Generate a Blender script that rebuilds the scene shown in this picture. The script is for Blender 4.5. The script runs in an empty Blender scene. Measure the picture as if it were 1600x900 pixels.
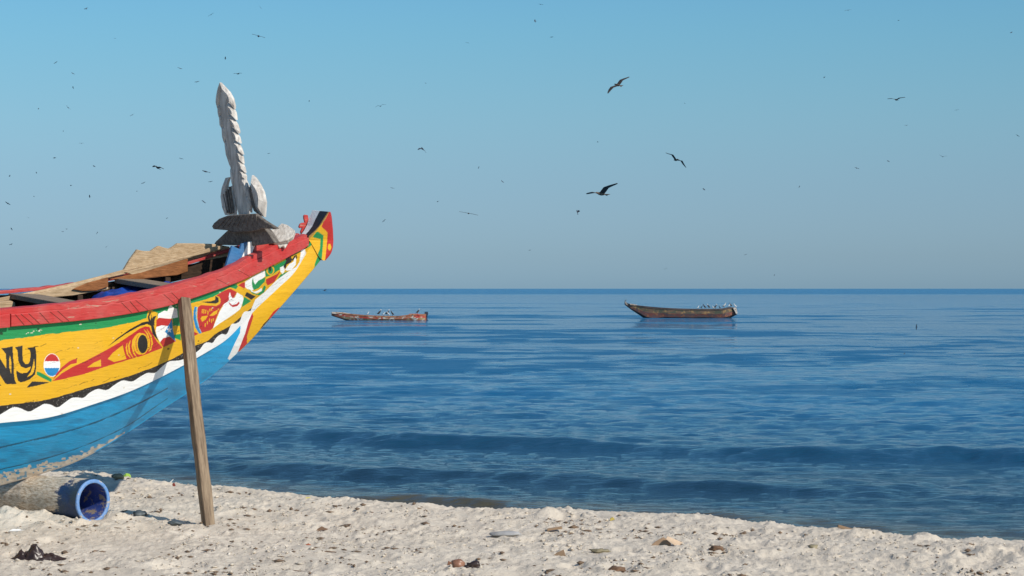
import bpy, bmesh, math, random
import numpy as np
from mathutils import Matrix, Vector
random.seed(7); RS = np.random.RandomState(11)
SC = bpy.context.scene; COL = SC.collection
R_ = math.radians

# ------------------------------------------------------------------ camera, sky, sun, exposure
F = 3600.0                      # focal length in pixels of the 1600 px wide photograph
H = 1.87                        # eye height over the beach
SEA = -0.85                     # water level
cam_d = bpy.data.cameras.new("camera"); cam = bpy.data.objects.new("camera", cam_d); COL.objects.link(cam)
cam_d.sensor_width = 36; cam_d.lens = 36 * F / 1600; cam_d.clip_end = 40000; cam_d.clip_start = 0.1
cam.location = (0, 0, H); cam.rotation_euler = (R_(90), 0, 0); SC.camera = cam
SUN_AZ, SUN_EL = 132.0, 37.0    # azimuth clockwise from the view direction
world = bpy.data.worlds.new("World"); SC.world = world; world.use_nodes = True
wn = world.node_tree; wn.nodes.clear()
sky = wn.nodes.new('ShaderNodeTexSky'); sky.sky_type = 'NISHITA'; sky.sun_disc = False
sky.sun_elevation = R_(SUN_EL); sky.sun_rotation = R_(SUN_AZ)
sky.altitude = 0; sky.air_density = 1.0; sky.dust_density = 0.6; sky.ozone_density = 3.0
tint = wn.nodes.new('ShaderNodeMix'); tint.data_type = 'RGBA'; tint.blend_type = 'MULTIPLY'; tint.inputs[0].default_value = 1
# hazy tropical air: less red high up, a milky blue-grey towards the horizon (same all the way round)
tc_ = wn.nodes.new('ShaderNodeTexCoord'); sp_ = wn.nodes.new('ShaderNodeSeparateXYZ'); wn.links.new(tc_.outputs['Generated'], sp_.inputs[0])
mr_ = wn.nodes.new('ShaderNodeMapRange'); mr_.inputs[1].default_value = 0; mr_.inputs[2].default_value = .25; wn.links.new(sp_.outputs[2], mr_.inputs[0])
rp_ = wn.nodes.new('ShaderNodeValToRGB'); wn.links.new(mr_.outputs[0], rp_.inputs[0]); rp_.color_ramp.interpolation = 'B_SPLINE'
SKYR = [(0.0, (.65, 1.03, 1.64)), (.055, (.60, .90, 1.42)), (.167, (.60, .84, 1.20)), (.276, (.66, .94, 1.15)), (.39, (.65, 1.02, 1.16)), (.49, (.63, 1.08, 1.21)), (1.0, (.60, 1.02, 1.25))]
while len(rp_.color_ramp.elements) < len(SKYR): rp_.color_ramp.elements.new(.5)
for e_, (p_, c_) in zip(rp_.color_ramp.elements, SKYR): e_.position = p_; e_.color = (c_[0] * .6, c_[1] * .6, c_[2] * .6, 1)
wn.links.new(rp_.outputs[0], tint.inputs[7])
bg = wn.nodes.new('ShaderNodeBackground'); bg.inputs[1].default_value = 0.142
wo = wn.nodes.new('ShaderNodeOutputWorld')
wn.links.new(sky.outputs[0], tint.inputs[6]); wn.links.new(tint.outputs[2], bg.inputs[0]); wn.links.new(bg.outputs[0], wo.inputs[0])
sd = bpy.data.lights.new("sun", 'SUN'); sd.energy = 4.3; sd.angle = R_(0.53); sd.color = (1.0, 0.93, 0.83)
so = bpy.data.objects.new("sun", sd); COL.objects.link(so)
sdir = Vector((math.sin(R_(SUN_AZ)) * math.cos(R_(SUN_EL)), math.cos(R_(SUN_AZ)) * math.cos(R_(SUN_EL)), math.sin(R_(SUN_EL))))
so.rotation_euler = sdir.to_track_quat('Z', 'Y').to_euler(); so.location = sdir * 60
SC.view_settings.view_transform = 'Standard'; SC.view_settings.look = 'None'
SC.view_settings.exposure = 0.0; SC.view_settings.gamma = 1.0

# ------------------------------------------------------------------ helpers
def tag(o, label=None, cat=None, group=None, kind=None):
    if label: o['label'] = label
    if cat: o['category'] = cat
    if group: o['group'] = group
    if kind: o['kind'] = kind
    return o

def mesh(name, verts, faces, mat=None, parent=None, smooth=False, col=None):
    me = bpy.data.meshes.new(name)
    verts = np.asarray(verts, dtype=np.float32)
    if isinstance(faces, np.ndarray):
        nv = len(verts); nf, k = faces.shape
        me.vertices.add(nv); me.vertices.foreach_set('co', verts.ravel())
        me.loops.add(nf * k); me.loops.foreach_set('vertex_index', faces.astype(np.int32).ravel())
        me.polygons.add(nf); me.polygons.foreach_set('loop_start', np.arange(nf, dtype=np.int32) * k)
        me.update(calc_edges=True)
    else:
        me.from_pydata([tuple(map(float, v)) for v in verts], [], faces); me.update()
    if smooth: me.polygons.foreach_set('use_smooth', [True] * len(me.polygons))
    if col is not None:
        a = me.color_attributes.new('paint', 'FLOAT_COLOR', 'POINT')
        c = np.ones((len(verts), 4), np.float32); c[:, :3] = col; a.data.foreach_set('color', c.ravel())
    me.validate()
    o = bpy.data.objects.new(name, me); COL.objects.link(o)
    if mat: me.materials.append(mat)
    if parent: o.parent = parent
    return o

def grid_faces(nr, nc, wrap=False):
    r = np.arange(nr - 1)[:, None]; c = np.arange(nc - 1 + (1 if wrap else 0))[None, :]
    c2 = (c + 1) % nc
    return np.stack([r * nc + c, r * nc + c2, (r + 1) * nc + c2, (r + 1) * nc + c], -1).reshape(-1, 4)

def empty(name, loc=(0, 0, 0), mat=None):
    o = bpy.data.objects.new(name, None); COL.objects.link(o); o.empty_display_size = .1
    if mat is not None: o.matrix_world = mat
    else: o.location = loc
    return o

def bevel(o, w=.004, seg=1):
    m = o.modifiers.new('bevel', 'BEVEL'); m.width = w; m.segments = seg; m.limit_method = 'ANGLE'; m.angle_limit = R_(40)
    return o

def curve(pts):
    """smooth interpolation through knots (x increasing) -> function"""
    p = np.array(pts, float); x = p[:, 0]; y = p[:, 1]
    h = np.diff(x); d = np.diff(y) / h; m = np.zeros(len(x)); m[0] = d[0]; m[-1] = d[-1]
    m[1:-1] = (d[:-1] * h[1:] + d[1:] * h[:-1]) / (h[1:] + h[:-1])
    def f(q):
        q = np.asarray(q, float); i = np.clip(np.searchsorted(x, q) - 1, 0, len(h) - 1); t = (q - x[i]) / h[i]
        tc = np.clip(t, -3, 4)
        v = (2*tc**3 - 3*tc**2 + 1) * y[i] + (tc**3 - 2*tc**2 + tc) * h[i] * m[i] + (-2*tc**3 + 3*tc**2) * y[i+1] + (tc**3 - tc**2) * h[i] * m[i+1]
        v = np.where(q < x[0], y[0] + (q - x[0]) * m[0], v); v = np.where(q > x[-1], y[-1] + (q - x[-1]) * m[-1], v)
        return v
    return f

def vnoise(x, y, seed=0):
    r = np.random.RandomState(seed).rand(256, 256).astype(np.float32)
    xi = np.floor(x).astype(int); yi = np.floor(y).astype(int); fx = x - xi; fy = y - yi
    fx = fx*fx*fx*(fx*(fx*6-15)+10); fy = fy*fy*fy*(fy*(fy*6-15)+10)
    a = r[xi % 256, yi % 256]; b = r[(xi+1) % 256, yi % 256]; c = r[xi % 256, (yi+1) % 256]; d = r[(xi+1) % 256, (yi+1) % 256]
    return (a*(1-fx)+b*fx)*(1-fy) + (c*(1-fx)+d*fx)*fy
def fbm(x, y, seed=0, o=4, g=.5):
    s = 0; a = 1; n = 0
    for k in range(o):
        s = s + a * vnoise(x * 2**k + 13.7*k, y * 2**k + 7.1*k, seed + k); n += a; a *= g
    return s / n

# ------------------------------------------------------------------ materials
def mat_new(name):
    m = bpy.data.materials.new(name); m.use_nodes = True; n = m.node_tree; n.nodes.clear()
    o = n.nodes.new('ShaderNodeOutputMaterial'); b = n.nodes.new('ShaderNodeBsdfPrincipled'); n.links.new(b.outputs[0], o.inputs[0])
    return m, n, b
def coords(n, scale=(1, 1, 1), kind='Object'):
    t = n.nodes.new('ShaderNodeTexCoord'); m = n.nodes.new('ShaderNodeMapping'); m.inputs['Scale'].default_value = scale
    n.links.new(t.outputs[kind], m.inputs[0]); return m.outputs[0]
def noise(n, vec, scale, detail=4, rough=.55, dist=0):
    t = n.nodes.new('ShaderNodeTexNoise'); t.inputs['Scale'].default_value = scale; t.inputs['Detail'].default_value = detail
    t.inputs['Roughness'].default_value = rough; t.inputs['Distortion'].default_value = dist; n.links.new(vec, t.inputs['Vector']); return t.outputs[0]
def ramp(n, src, stops):
    r = n.nodes.new('ShaderNodeValToRGB'); e = r.color_ramp.elements
    while len(e) < len(stops): e.new(.5)
    for i, (p, c) in enumerate(stops):
        e[i].position = p; e[i].color = (c, c, c, 1) if isinstance(c, (int, float)) else (*c, 1)
    n.links.new(src, r.inputs[0]); return r.outputs[0]
def mixc(n, fac, a, b, mode='MIX'):
    m = n.nodes.new('ShaderNodeMix'); m.data_type = 'RGBA'; m.blend_type = mode
    for sock, v in ((m.inputs[0], fac), (m.inputs[6], a), (m.inputs[7], b)):
        if isinstance(v, (int, float)): sock.default_value = v
        elif isinstance(v, tuple): sock.default_value = (*v, 1)
        else: n.links.new(v, sock)
    return m.outputs[2]
def bump(n, b, h, strength=.5, dist=.01):
    t = n.nodes.new('ShaderNodeBump'); t.inputs['Strength'].default_value = strength; t.inputs['Distance'].default_value = dist
    n.links.new(h, t.inputs['Height']); n.links.new(t.outputs[0], b.inputs['Normal']); return t

def paint_mat(name, color=None, wear=.35, under=(.34, .27, .19), rough=.45, grain=(1.2, 14, 14), chips=.66):
    """brush-painted wood: grain relief, faded blotches, scuffs down to bare wood"""
    m, n, b = mat_new(name)
    if color is None:
        at = n.nodes.new('ShaderNodeAttribute'); at.attribute_name = 'paint'; base = at.outputs['Color']
    else:
        rgb = n.nodes.new('ShaderNodeRGB'); rgb.outputs[0].default_value = (*color, 1); base = rgb.outputs[0]
    g = coords(n, grain); o = coords(n)
    n1 = noise(n, g, 5, 5, .6); n2 = noise(n, o, 3.2, 6, .65, .6); n3 = noise(n, g, 2.2, 8, .75, .4)
    c = mixc(n, ramp(n, n2, [(.3, 0.0), (.75, wear * .55)]), base, mixc(n, .5, base, (.55, .5, .43)))
    c = mixc(n, ramp(n, n1, [(.25, wear * .9), (.5, 0.0)]), c, mixc(n, 1.0, c, (.45, .42, .40), 'MULTIPLY'))
    c = mixc(n, ramp(n, n3, [(chips, 0.0), (chips + .035, min(1, wear * 2))]), c, under)
    n.links.new(c, b.inputs['Base Color']); b.inputs['Roughness'].default_value = rough
    b.inputs['Specular IOR Level'].default_value = .35
    bump(n, b, n1, .45, .008)
    return m
def wood_mat(name, c1, c2, rough=.8, grain=(1.5, 16, 16), bs=.7, bd=.008, knots=True):
    m, n, b = mat_new(name); g = coords(n, grain); o = coords(n)
    n1 = noise(n, g, 4, 6, .65, .3); n2 = noise(n, o, 5, 4, .6)
    c = mixc(n, ramp(n, n1, [(.32, 0.0), (.66, 1.0)]), c1, c2)
    c = mixc(n, ramp(n, n2, [(.35, .0), (.8, .5)]), c, mixc(n, 1.0, c, (.55, .5, .45), 'MULTIPLY'))
    if knots: c = mixc(n, ramp(n, noise(n, g, 9, 3, .7), [(.68, 0.0), (.72, .75)]), c, (.06, .045, .03))
    n.links.new(c, b.inputs['Base Color']); b.inputs['Roughness'].default_value = rough; b.inputs['Specular IOR Level'].default_value = .2
    bump(n, b, n1, bs, bd)
    return m
def plain(name, c, rough=.6, var=.25, scale=12, metal=0):
    m, n, b = mat_new(name); v = noise(n, coords(n), scale, 4)
    cc = mixc(n, ramp(n, v, [(.3, 0.0), (.7, 1.0)]), tuple(x * (1 - var) for x in c), tuple(min(1, x * (1 + var)) for x in c))
    n.links.new(cc, b.inputs['Base Color']); b.inputs['Roughness'].default_value = rough; b.inputs['Metallic'].default_value = metal
    bump(n, b, v, .3, .004)
    return m

YEL = (.76, .415, .012); GRN = (.008, .26, .075); RED = (.50, .026, .024); BLK = (.018, .016, .016); WHT = (.86, .86, .84)
BLU = (.01, .22, .50); CYN = (.008, .37, .72); LBL = (.25, .5, .62)
M_HULL = paint_mat('brushed hull paint', None, .17, chips=.70)
M_RAIL = paint_mat('red rail paint', RED, .62, under=(.42, .28, .20), chips=.61)
M_REDIN = paint_mat('red deck paint', (.42, .025, .02), .6, chips=.6)
M_WHITEP = paint_mat('white board paint', (.80, .80, .77), .25)
M_BLUEP = paint_mat('blue board paint', (.02, .14, .33), .6)
M_PALE = wood_mat('pale sawn wood', (.62, .46, .29), (.40, .27, .15))
M_ORANGE = wood_mat('orange brown wood', (.38, .15, .055), (.22, .085, .03))
M_DARKW = wood_mat('dark wood toned for shade', (.085, .05, .03), (.035, .022, .015))  # dark brown wood, colour deepened to carry the shade inside the boat
M_GREYB = wood_mat('grey brown plank', (.34, .27, .20), (.19, .14, .10))
M_CARVE = wood_mat('weathered carved wood', (.80, .75, .68), (.40, .36, .32), grain=(10, 10, 1.5), bs=.9)
M_CARVED = wood_mat('darker carved wood', (.25, .22, .19), (.10, .085, .075), grain=(4, 14, 8), bs=.9)
M_POST = wood_mat('weathered post wood', (.37, .275, .18), (.13, .088, .058), grain=(15, 15, 1.0), bs=.9)

# ------------------------------------------------------------------ the beached boat: frame and solving
TH, RO = R_(38), R_(4.5)
h_ = np.array([math.cos(TH), math.sin(TH), 0]); L_ = np.array([-math.sin(TH), math.cos(TH), 0]); W_ = np.cross(h_, L_)
L2 = L_ * math.cos(RO) + W_ * math.sin(RO); W2 = np.cross(h_, L2)
D0 = 20.3
O_ = np.array([(480 - 800) / F * D0, D0, H - (386 - 450) / F * D0]); MB = np.array([h_, L2, W2])
BOATM = Matrix(((h_[0], L2[0], W2[0], O_[0]), (h_[1], L2[1], W2[1], O_[1]), (h_[2], L2[2], W2[2], O_[2]), (0, 0, 0, 1)))
CL = MB @ (np.array([0, 0, H]) - O_)
def at_v(px, py, v):
    """point of the boat's own frame on the sight line of (px, py) at lateral offset v (arrays allowed)"""
    px, py, v = np.broadcast_arrays(np.asarray(px, float), np.asarray(py, float), np.asarray(v, float))
    d = np.stack([(px - 800) / F, np.ones_like(px), -(py - 450) / F], -1) @ MB.T
    t = (v - CL[1]) / d[..., 1]
    return CL + d * t[..., None]
def on_plane(px, py, p0, nrm):
    px = np.asarray(px, float); py = np.asarray(py, float)
    d = np.stack([(px - 800) / F, np.ones_like(px), -(py - 450) / F], -1); c = np.array([0, 0, H])
    t = ((p0 - c) @ nrm) / (d @ nrm); return c + d * t[..., None]
def at_depth(px, py, Y): return np.array([(px - 800) / F * Y, Y, H - (py - 450) / F * Y])
def on_z(px, py, z=0.0):
    Y = (H - z) * F / (py - 450); return np.array([(px - 800) / F * Y, Y, z])

boat = empty('beached_pirogue', mat=BOATM)
tag(boat, 'large painted wooden pirogue with yellow, green, red and blue hull, bow up on the beach', 'boat')

KN = [ # R (rail bottom), C (plank seam), K (keel), vR, vC
 ((0,512),(0,661),(0,757),.64,.53), ((80,505.5),(75,652.5),(60,740),.62,.51), ((160,497),(145,632),(120,719),.58,.47),
 ((240,483.5),(215,606.5),(187,682),.52,.41), ((300,467),(275,577),(250,640),.45,.34), ((340,453),(320,552),(302,606),.39,.28),
 ((380,438),(358,527),(350,570),.31,.20), ((405,425),(382,502),(386,537),.25,.155), ((430,412),(405,478),(418,502),.19,.11),
 ((455,400),(435,450),(450,466),.13,.07), ((472,390),(462,423),(476,436),.09,.056), ((481,385),(475,402),(493,416),.07,.05), ((485,376),(487,382),(501,406),.05,.048)]
tk = np.array([k[0][0] for k in KN], float) / 485.0
RX, RY = curve(list(zip(tk, [k[0][0] for k in KN]))), curve(list(zip(tk, [k[0][1] for k in KN])))
CX, CY = curve(list(zip(tk, [k[1][0] for k in KN]))), curve(list(zip(tk, [k[1][1] for k in KN])))
KX, KY = curve(list(zip(tk, [k[2][0] for k in KN]))), curve(list(zip(tk, [k[2][1] for k in KN])))
VR, VC = curve(list(zip(tk, [k[3] for k in KN]))), curve(list(zip(tk, [k[4] for k in KN])))
VK = lambda t: 0.036 + 0 * t

# ---- paint layout of the near side, as polygons of flat colour
def z1(*p): return [(x / 7.5, 520 + y / 7.5) for x, y in p]
def z2(*p): return [(80 + x / 6, 470 + y / 6) for x, y in p]
def z3(*p): return [(290 + x / 7.5, 440 + y / 7.5) for x, y in p]
def z4(*p): return [(360 + x / 8.18, 380 + y / 8.18) for x, y in p]
def z5(*p): return [(440 + x / 8.18, 310 + y / 8.18) for x, y in p]
def ell(c, r, z, n=28, a0=0, a1=360): return z(*[(c[0] + r[0]*math.cos(R_(a0+(a1-a0)*i/n)), c[1] + r[1]*math.sin(R_(a0+(a1-a0)*i/n))) for i in range(n + 1)])
def stroke(z, pts, w):
    p = np.array(pts, float); d = np.gradient(p, axis=0); d /= np.linalg.norm(d, axis=1)[:, None]; nn = np.stack([-d[:, 1], d[:, 0]], 1)
    ww = np.full(len(p), w / 2.); ww[0] *= .25; ww[-1] *= .25
    return z(*[tuple(q) for q in np.vstack([p + nn * ww[:, None], (p - nn * ww[:, None])[::-1]])])
star = [(1108 + (28 if i % 2 == 0 else 12) * math.cos(R_(-90 + 36*i)), 272 + (34 if i % 2 == 0 else 14) * math.sin(R_(-90 + 36*i))) for i in range(10)]
PAINT = [
 # the two letters
 (BLK, z1((15,180),(85,172),(150,158),(152,260),(163,380),(164,480),(175,560),(195,597),(80,605),(60,560),(75,440),(70,250))),
 (BLK, z1((-60,240),(0,300),(75,420),(72,570),(90,605),(60,590),(0,495),(-40,440))), (YEL, z1((118,262),(135,360),(133,490),(108,400),(106,320))),
 (BLK, z1((-40,600),(0,605),(15,620),(-40,625))),
 (BLK, z1((175,170),(265,150),(262,240),(270,330),(300,368),(330,365),(352,330),(358,240),(350,205),(315,175),(412,168),(420,200),(428,290),(425,400),(410,490),(350,545),(290,570),(240,582),(210,560),(195,500),(190,440),(235,470),(260,475),(320,465),(350,430),(362,395),(300,418),(245,395),(215,330),(205,210))),
 (YEL, z1((400,300),(408,400),(395,460),(375,490),(315,522),(360,460),(385,380))),
 # small oval flag
 (WHT, ell((608,378),(97,136), z1)), (RED, ell((608,378),(90,130), z1, a0=200, a1=340)), (BLU, ell((608,378),(90,130), z1, a0=15, a1=165)),
 (GRN, z1((430,455),(465,460),(540,500),(608,545),(600,578),(500,530),(430,490))), (BLK, z1((310,645),(375,570),(440,572),(590,580),(450,615))),
 (RED, z1((610,570),(660,480),(730,400),(810,335),(860,312),(905,300),(900,355),(830,370),(740,430),(650,520))),
 # long red swordfish-like figure
 (RED, z2((10,755),(100,680),(200,620),(330,560),(520,460),(640,390),(760,310),(830,260),(880,240),(920,245),(950,310),(990,380),(1045,440),(870,510),(700,560),(500,620),(300,690),(150,725))),
 (YEL, z2((335,625),(400,580),(465,550),(468,615))), (YEL, z2((530,545),(575,490),(670,415),(685,480),(705,545),(650,560),(590,575))),
 (YEL, ell((832,403),(62,102), z2)), (RED, ell((838,403),(47,88), z2)), (YEL, ell((856,404),(58,100), z2)), (BLK, ell((858,405),(47,87), z2)),
 (YEL, stroke(z2, [(790,325),(768,370),(762,430),(775,490),(802,530)], 15)), (YEL, stroke(z2, [(742,370),(727,420),(733,480),(768,535)], 15)), (YEL, stroke(z2, [(712,395),(704,440),(715,500),(745,538)], 14)),
 (YEL, stroke(z2, [(868,265),(902,310),(922,380),(918,440),(900,465)], 13)), (YEL, stroke(z2, [(895,265),(935,330),(947,400),(930,460),(912,475)], 13)),
 (YEL, z2((895,165),(903,110),(925,78),(960,98),(1000,115),(985,165),(965,230),(900,200))),
 (BLK, z2((530,430),(620,350),(740,265),(850,205),(900,192),(935,200),(960,225),(975,290),(1010,385),(950,310),(935,235),(900,218),(830,238),(700,310),(600,380))),
 (BLK, z2((928,92),(905,150),(912,190),(940,225),(960,225),(948,160))), (YEL, z2((930,118),(920,150),(932,188),(940,150))),
 (BLK, z2((955,150),(988,138),(968,180),(968,240),(945,200))),
 (GRN, z2((1138,100),(1215,80),(1215,240),(1140,240))), (YEL, z2((1140,235),(1215,235),(1215,320),(1150,320))), (GRN, z2((1145,318),(1215,310),(1215,372),(1160,352))),
 (WHT, z2((1000,165),(1003,122),(1060,92),(1090,98),(1115,28),(1150,68),(1180,73),(1188,155),(1140,165),(1060,170))),
 (RED, z2((985,185),(1010,158),(1136,172),(1100,240),(1040,230),(985,250))), (WHT, z2((985,245),(1040,230),(1100,238),(1070,290),(1110,335),(1050,350),(1020,388),(990,330),(978,280))),
 (RED, z2((1020,388),(1050,350),(1110,335),(1168,380),(1110,410),(1050,436))), (BLU, z2((1132,172),(1100,230),(1066,292),(1168,382),(1140,280))), (WHT, z2(*star)),
 # right of the prop
 (BLU, z3((108,292),(130,298),(118,360),(122,430),(150,540),(188,602),(160,612),(115,540),(90,430),(94,350))), (LBL, z3((126,296),(140,300),(130,420),(160,535),(192,600),(184,604),(150,540),(120,430))),
 (RED, z3((145,300),(180,275),(260,280),(360,285),(405,260),(412,210),(395,180),(360,165),(430,118),(500,88),(530,85),(600,122),(560,200),(500,240),(440,270),(400,330),(350,450),(320,545),(290,570),(190,600),(160,540),(140,450),(138,360))),
 (RED, z3((88,580),(150,612),(95,640))),
 (BLK, z3((183,238),(300,230),(345,215),(350,168),(385,190),(390,240),(350,257),(260,252))),
 (YEL, z3((200,232),(215,215),(340,172),(350,195),(340,214),(300,228))),
 (WHT, z3((320,550),(350,470),(400,350),(450,262),(490,238),(510,212),(505,170),(520,122),(530,165),(550,196),(580,180),(602,128),(670,168),(680,210),(660,270),(640,322),(580,370),(500,425),(400,490))),
 (RED, z3((508,240),(545,275),(600,262),(622,232),(635,252),(605,288),(550,300),(512,265))),
 (GRN, z3((430,100),(470,72),(540,40),(600,32),(612,60),(592,88),(520,68))), (RED, z3((618,45),(690,3),(702,45),(690,82))),
 (BLK, z3((717,122),(822,175),(770,212),(692,165))), (GRN, z3((688,178),(770,228),(656,302),(672,240))),
 (YEL, z3((175,432),(190,408),(262,398),(235,445),(195,472))), (YEL, z3((278,402),(330,352),(376,333),(365,378),(320,400))),
 (YEL, z3((375,315),(395,318),(380,338))),
 # towards the stem
 (WHT, z4((188,492),(300,420),(440,348),(446,420),(330,520),(290,600),(230,592),(188,562))), (GRN, z4((288,440),(274,500),(280,560),(300,600),(360,575),(400,530),(440,490),(455,430),(400,458),(355,480),(318,528),(300,500))),
 (GRN, z4((225,575),(280,645),(370,668),(430,628),(455,560),(430,535),(408,600),(350,650),(290,632))), (WHT, z4((245,580),(300,622),(350,605),(400,572),(402,610),(330,642),(270,620))),
 (RED, z4((98,538),(160,500),(186,530),(182,582))),
 (GRN, z4((440,345),(480,300),(530,262),(700,185),(722,220),(690,310),(640,335),(600,355),(540,402),(452,432))),
 (YEL, z4((550,268),(708,190),(706,214),(560,292))), (YEL, ell((510,345),(52,62), z4)), (GRN, ell((512,348),(34,46), z4)), (BLK, ell((507,325),(15,38), z4)),
 (YEL, z4((440,470),(450,436),(600,380),(640,335),(640,372),(560,510),(470,552))), (RED, z4((455,462),(600,392),(634,348),(630,378),(560,498),(475,542),(455,505))),
 (GRN, z4((536,556),(640,402),(745,350),(690,402),(600,480))), (WHT, z4((632,312),(682,288),(695,352),(668,398),(640,362))),
 (WHT, z4((698,338),(755,265),(800,240),(826,178),(840,200),(836,275),(780,342),(730,352))), (BLK, z4((700,188),(765,160),(792,208),(780,242),(722,272),(700,332),(676,300),(715,225))),
 (RED, z4((752,176),(768,180),(762,196))), (BLK, z4((785,218),(812,165),(845,146),(856,190),(840,205),(835,168),(800,228))),
]
for (x, y0, y1) in [(195,325,372),(214,322,375),(236,330,372),(262,338,386),(285,315,352),(305,310,340),(230,488,530),(255,462,502),(280,432,472),(305,440,482),(325,430,466)]:
    PAINT.append((YEL, z3((x-5, y0), (x+6, y0), (x+4, y1), (x-6, y1))))
GB = curve([(-60,538),(0,532),(80,522),(147,514),(197,506),(230,497),(276,486),(298,474),(315,470),(337,462),(357,450),(370,443),(391,430),(412,421),(440,408),(460,398)])
YB = curve([(-60,640),(0,634),(80,623),(128,609),(160,600),(200,588),(280,555),(306,540),(326,531),(335,523),(359,509),(375,496),(393,481)])
SCAL = np.array([(-60,655),(-38,650),(-22,652),(0,648),(8,643),(24,636),(32,638),(46,643),(58,637),(70,631),(78,632),(90,636.5),(100,630),(112,622),(120,621),(130,621.5),(141,613),(152,608),(168,609),(178,602),(190,595),(208,595.5),(220,588),(230,583),(243,582),(252,574),(262,566),(281,563),(295,558),(306,551),(313,545),(319,537),(326,535),(333,535),(337,529),(346,522),(355,521),(361,508),(370,505),(375,501),(379,491),(390,486)], float)
SC_F = curve(SCAL)
ARC_T = np.array([(383,503),(391,487),(394,480),(399,468),(414,456),(433,437),(448,426),(463,417),(468,409),(471,388)], float)
def inpoly(X, Y, poly):
    poly = np.array(poly); x0, y0 = poly.min(0); x1, y1 = poly.max(0)
    idx = np.where((X >= x0) & (X <= x1) & (Y >= y0) & (Y <= y1))[0]
    if len(idx) == 0: return idx
    x = X[idx]; y = Y[idx]; ins = np.zeros(len(idx), bool); n = len(poly)
    for i in range(n):
        xa, ya = poly[i]; xb, yb = poly[(i+1) % n]
        if ya == yb: continue
        ins ^= ((ya > y) != (yb > y)) & (x < (xb - xa) * (y - ya) / (yb - ya) + xa)
    return idx[ins]
def paint_upper(X, Y):
    C = np.empty((len(X), 3)); C[:] = YEL
    wob = (vnoise(X / 9., Y / 9., 3) - .5) * 1.6
    C[Y < GB(X) + wob] = GRN
    for c, p in PAINT: C[inpoly(X, Y, p)] = c
    C[(Y > YB(X) + wob * .5) & (X < 394)] = BLK
    C[(Y > SC_F(X)) & (X < 391)] = WHT
    C[inpoly(X, Y, [tuple(p) for p in ARC_T] + [(476,388),(480,404),(469,422),(440,452),(421,470),(397,492),(385,512)])] = WHT
    rk = np.random.RandomState(77)
    for _ in range(70):      # hairline cracks, knots and scuffs in the paint
        cx_, cy_ = rk.uniform(-20, 440), rk.uniform(0, 1); cy_ = float(GB(cx_) * (1 - cy_) + YB(min(cx_, 390)) * cy_); ln = rk.uniform(3, 16); sl = -.18 - .0011 * cx_
        m = (np.abs(X - cx_) < ln) & (np.abs(Y - cy_ - sl * (X - cx_) - .8 * np.sin(X / 3. + cx_)) < rk.uniform(.25, .6)) & (vnoise(X / 2., Y / 2., 12) > .3)
        C[m] = C[m] * rk.choice([.35, .55, .7])
    for cx_, cy_, r_ in ((60, 514, 2.2), (263, 545, 2.0), (2, 521, 3), (150, 505, 1.2), (310, 533, 1.2), (120, 560, 1.0), (190, 520, 1.1), (420, 425, 1.0)):
        m = (X - cx_) ** 2 + ((Y - cy_) * 1.3) ** 2 < r_ ** 2; C[m] = C[m] * .2
    for _ in range(34):
        cx_, cy_, r_ = rk.uniform(0, 460), rk.uniform(395, 650), rk.uniform(.4, 1.3); m = ((X - cx_) / 1.8) ** 2 + (Y - cy_) ** 2 < r_ ** 2; C[m] = (.62, .56, .45)
    C[(np.abs(X - 53) < 13) & (np.abs(Y - 518.5 + (X - 53) * .12) < 2) & (vnoise(X / 2.2, Y / 1.3, 4) > .62)] = (.62, .58, .45)
    sp = (Y > YB(X)) & (vnoise(X * 1.1, Y * 1.4, 9) > .93) & (C[:, 0] < .1); C[sp] = (.5, .48, .44)
    return C
def paint_lower(X, Y):
    C = np.empty((len(X), 3)); C[:] = CYN
    n = fbm(X / 30., Y / 9., 21, 4)
    dk = np.clip((n - .5) * 3.0, 0, 1)[:, None]; C = C * (1 - dk * .45) + np.array([.004, .085, .22]) * dk * .45
    for sm, wd in ((SEAM, 1.0), (SEAM2, .6)):
        m = (np.abs(Y - sm(X) - .5) < wd * (.5 + 1.0 * vnoise(X / 12., Y * 0, 44))) & (X < 262); C[m] = C[m] * .28
    C[inpoly(X, Y, [(383,502),(400,480),(560,300),(560,700),(374,560),(372,548),(382,520),(387,507)])] = YEL
    C[inpoly(X, Y, [(376,508),(394,488),(389,505),(384,521),(374,545),(362,566),(356,560),(368,534),(375,520)])] = WHT
    C[inpoly(X, Y, [(394,489),(388,503),(383,521),(372,549),(376,552),(386,538),(386,525),(391,510),(396,494)])] = RED
    C[inpoly(X, Y, [(436,480),(427,487),(418,500),(424,504),(442,484)])] = RED
    C[inpoly(X, Y, [(420,498),(412,506),(404,518),(408,524),(426,502)])] = BLK
    C[inpoly(X, Y, [(497,398),(492,412),(491,420),(510,420),(510,400)])] = GRN
    ky = np.interp(X, KXs, KYs); band = 13 * np.clip((190 - X) / 150., 0, 1) + 3.0 * (X < 200)
    m = (Y > ky - band * (.15 + 1.5 * fbm(X / 9., Y / 5., 5, 4))) & (X < 195)
    C[m] = np.array([.66, .58, .48]) * (.75 + .5 * fbm(X / 5., Y / 4., 8, 2))[m, None]
    k2 = m & (vnoise(X / 4., Y / 3., 31) > .72); C[k2] = (.16, .33, .48)
    return C
tt = np.linspace(-.05, 1, 400); KXs, KYs = KX(tt), KY(tt)
SEAM = curve([(-60,708),(0,699),(40,690),(90,678),(140,663),(185,645),(240,618),(290,590)])
SEAM2 = curve([(-60,742),(0,733),(60,719),(110,704),(160,684),(200,664),(250,630)])

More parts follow.
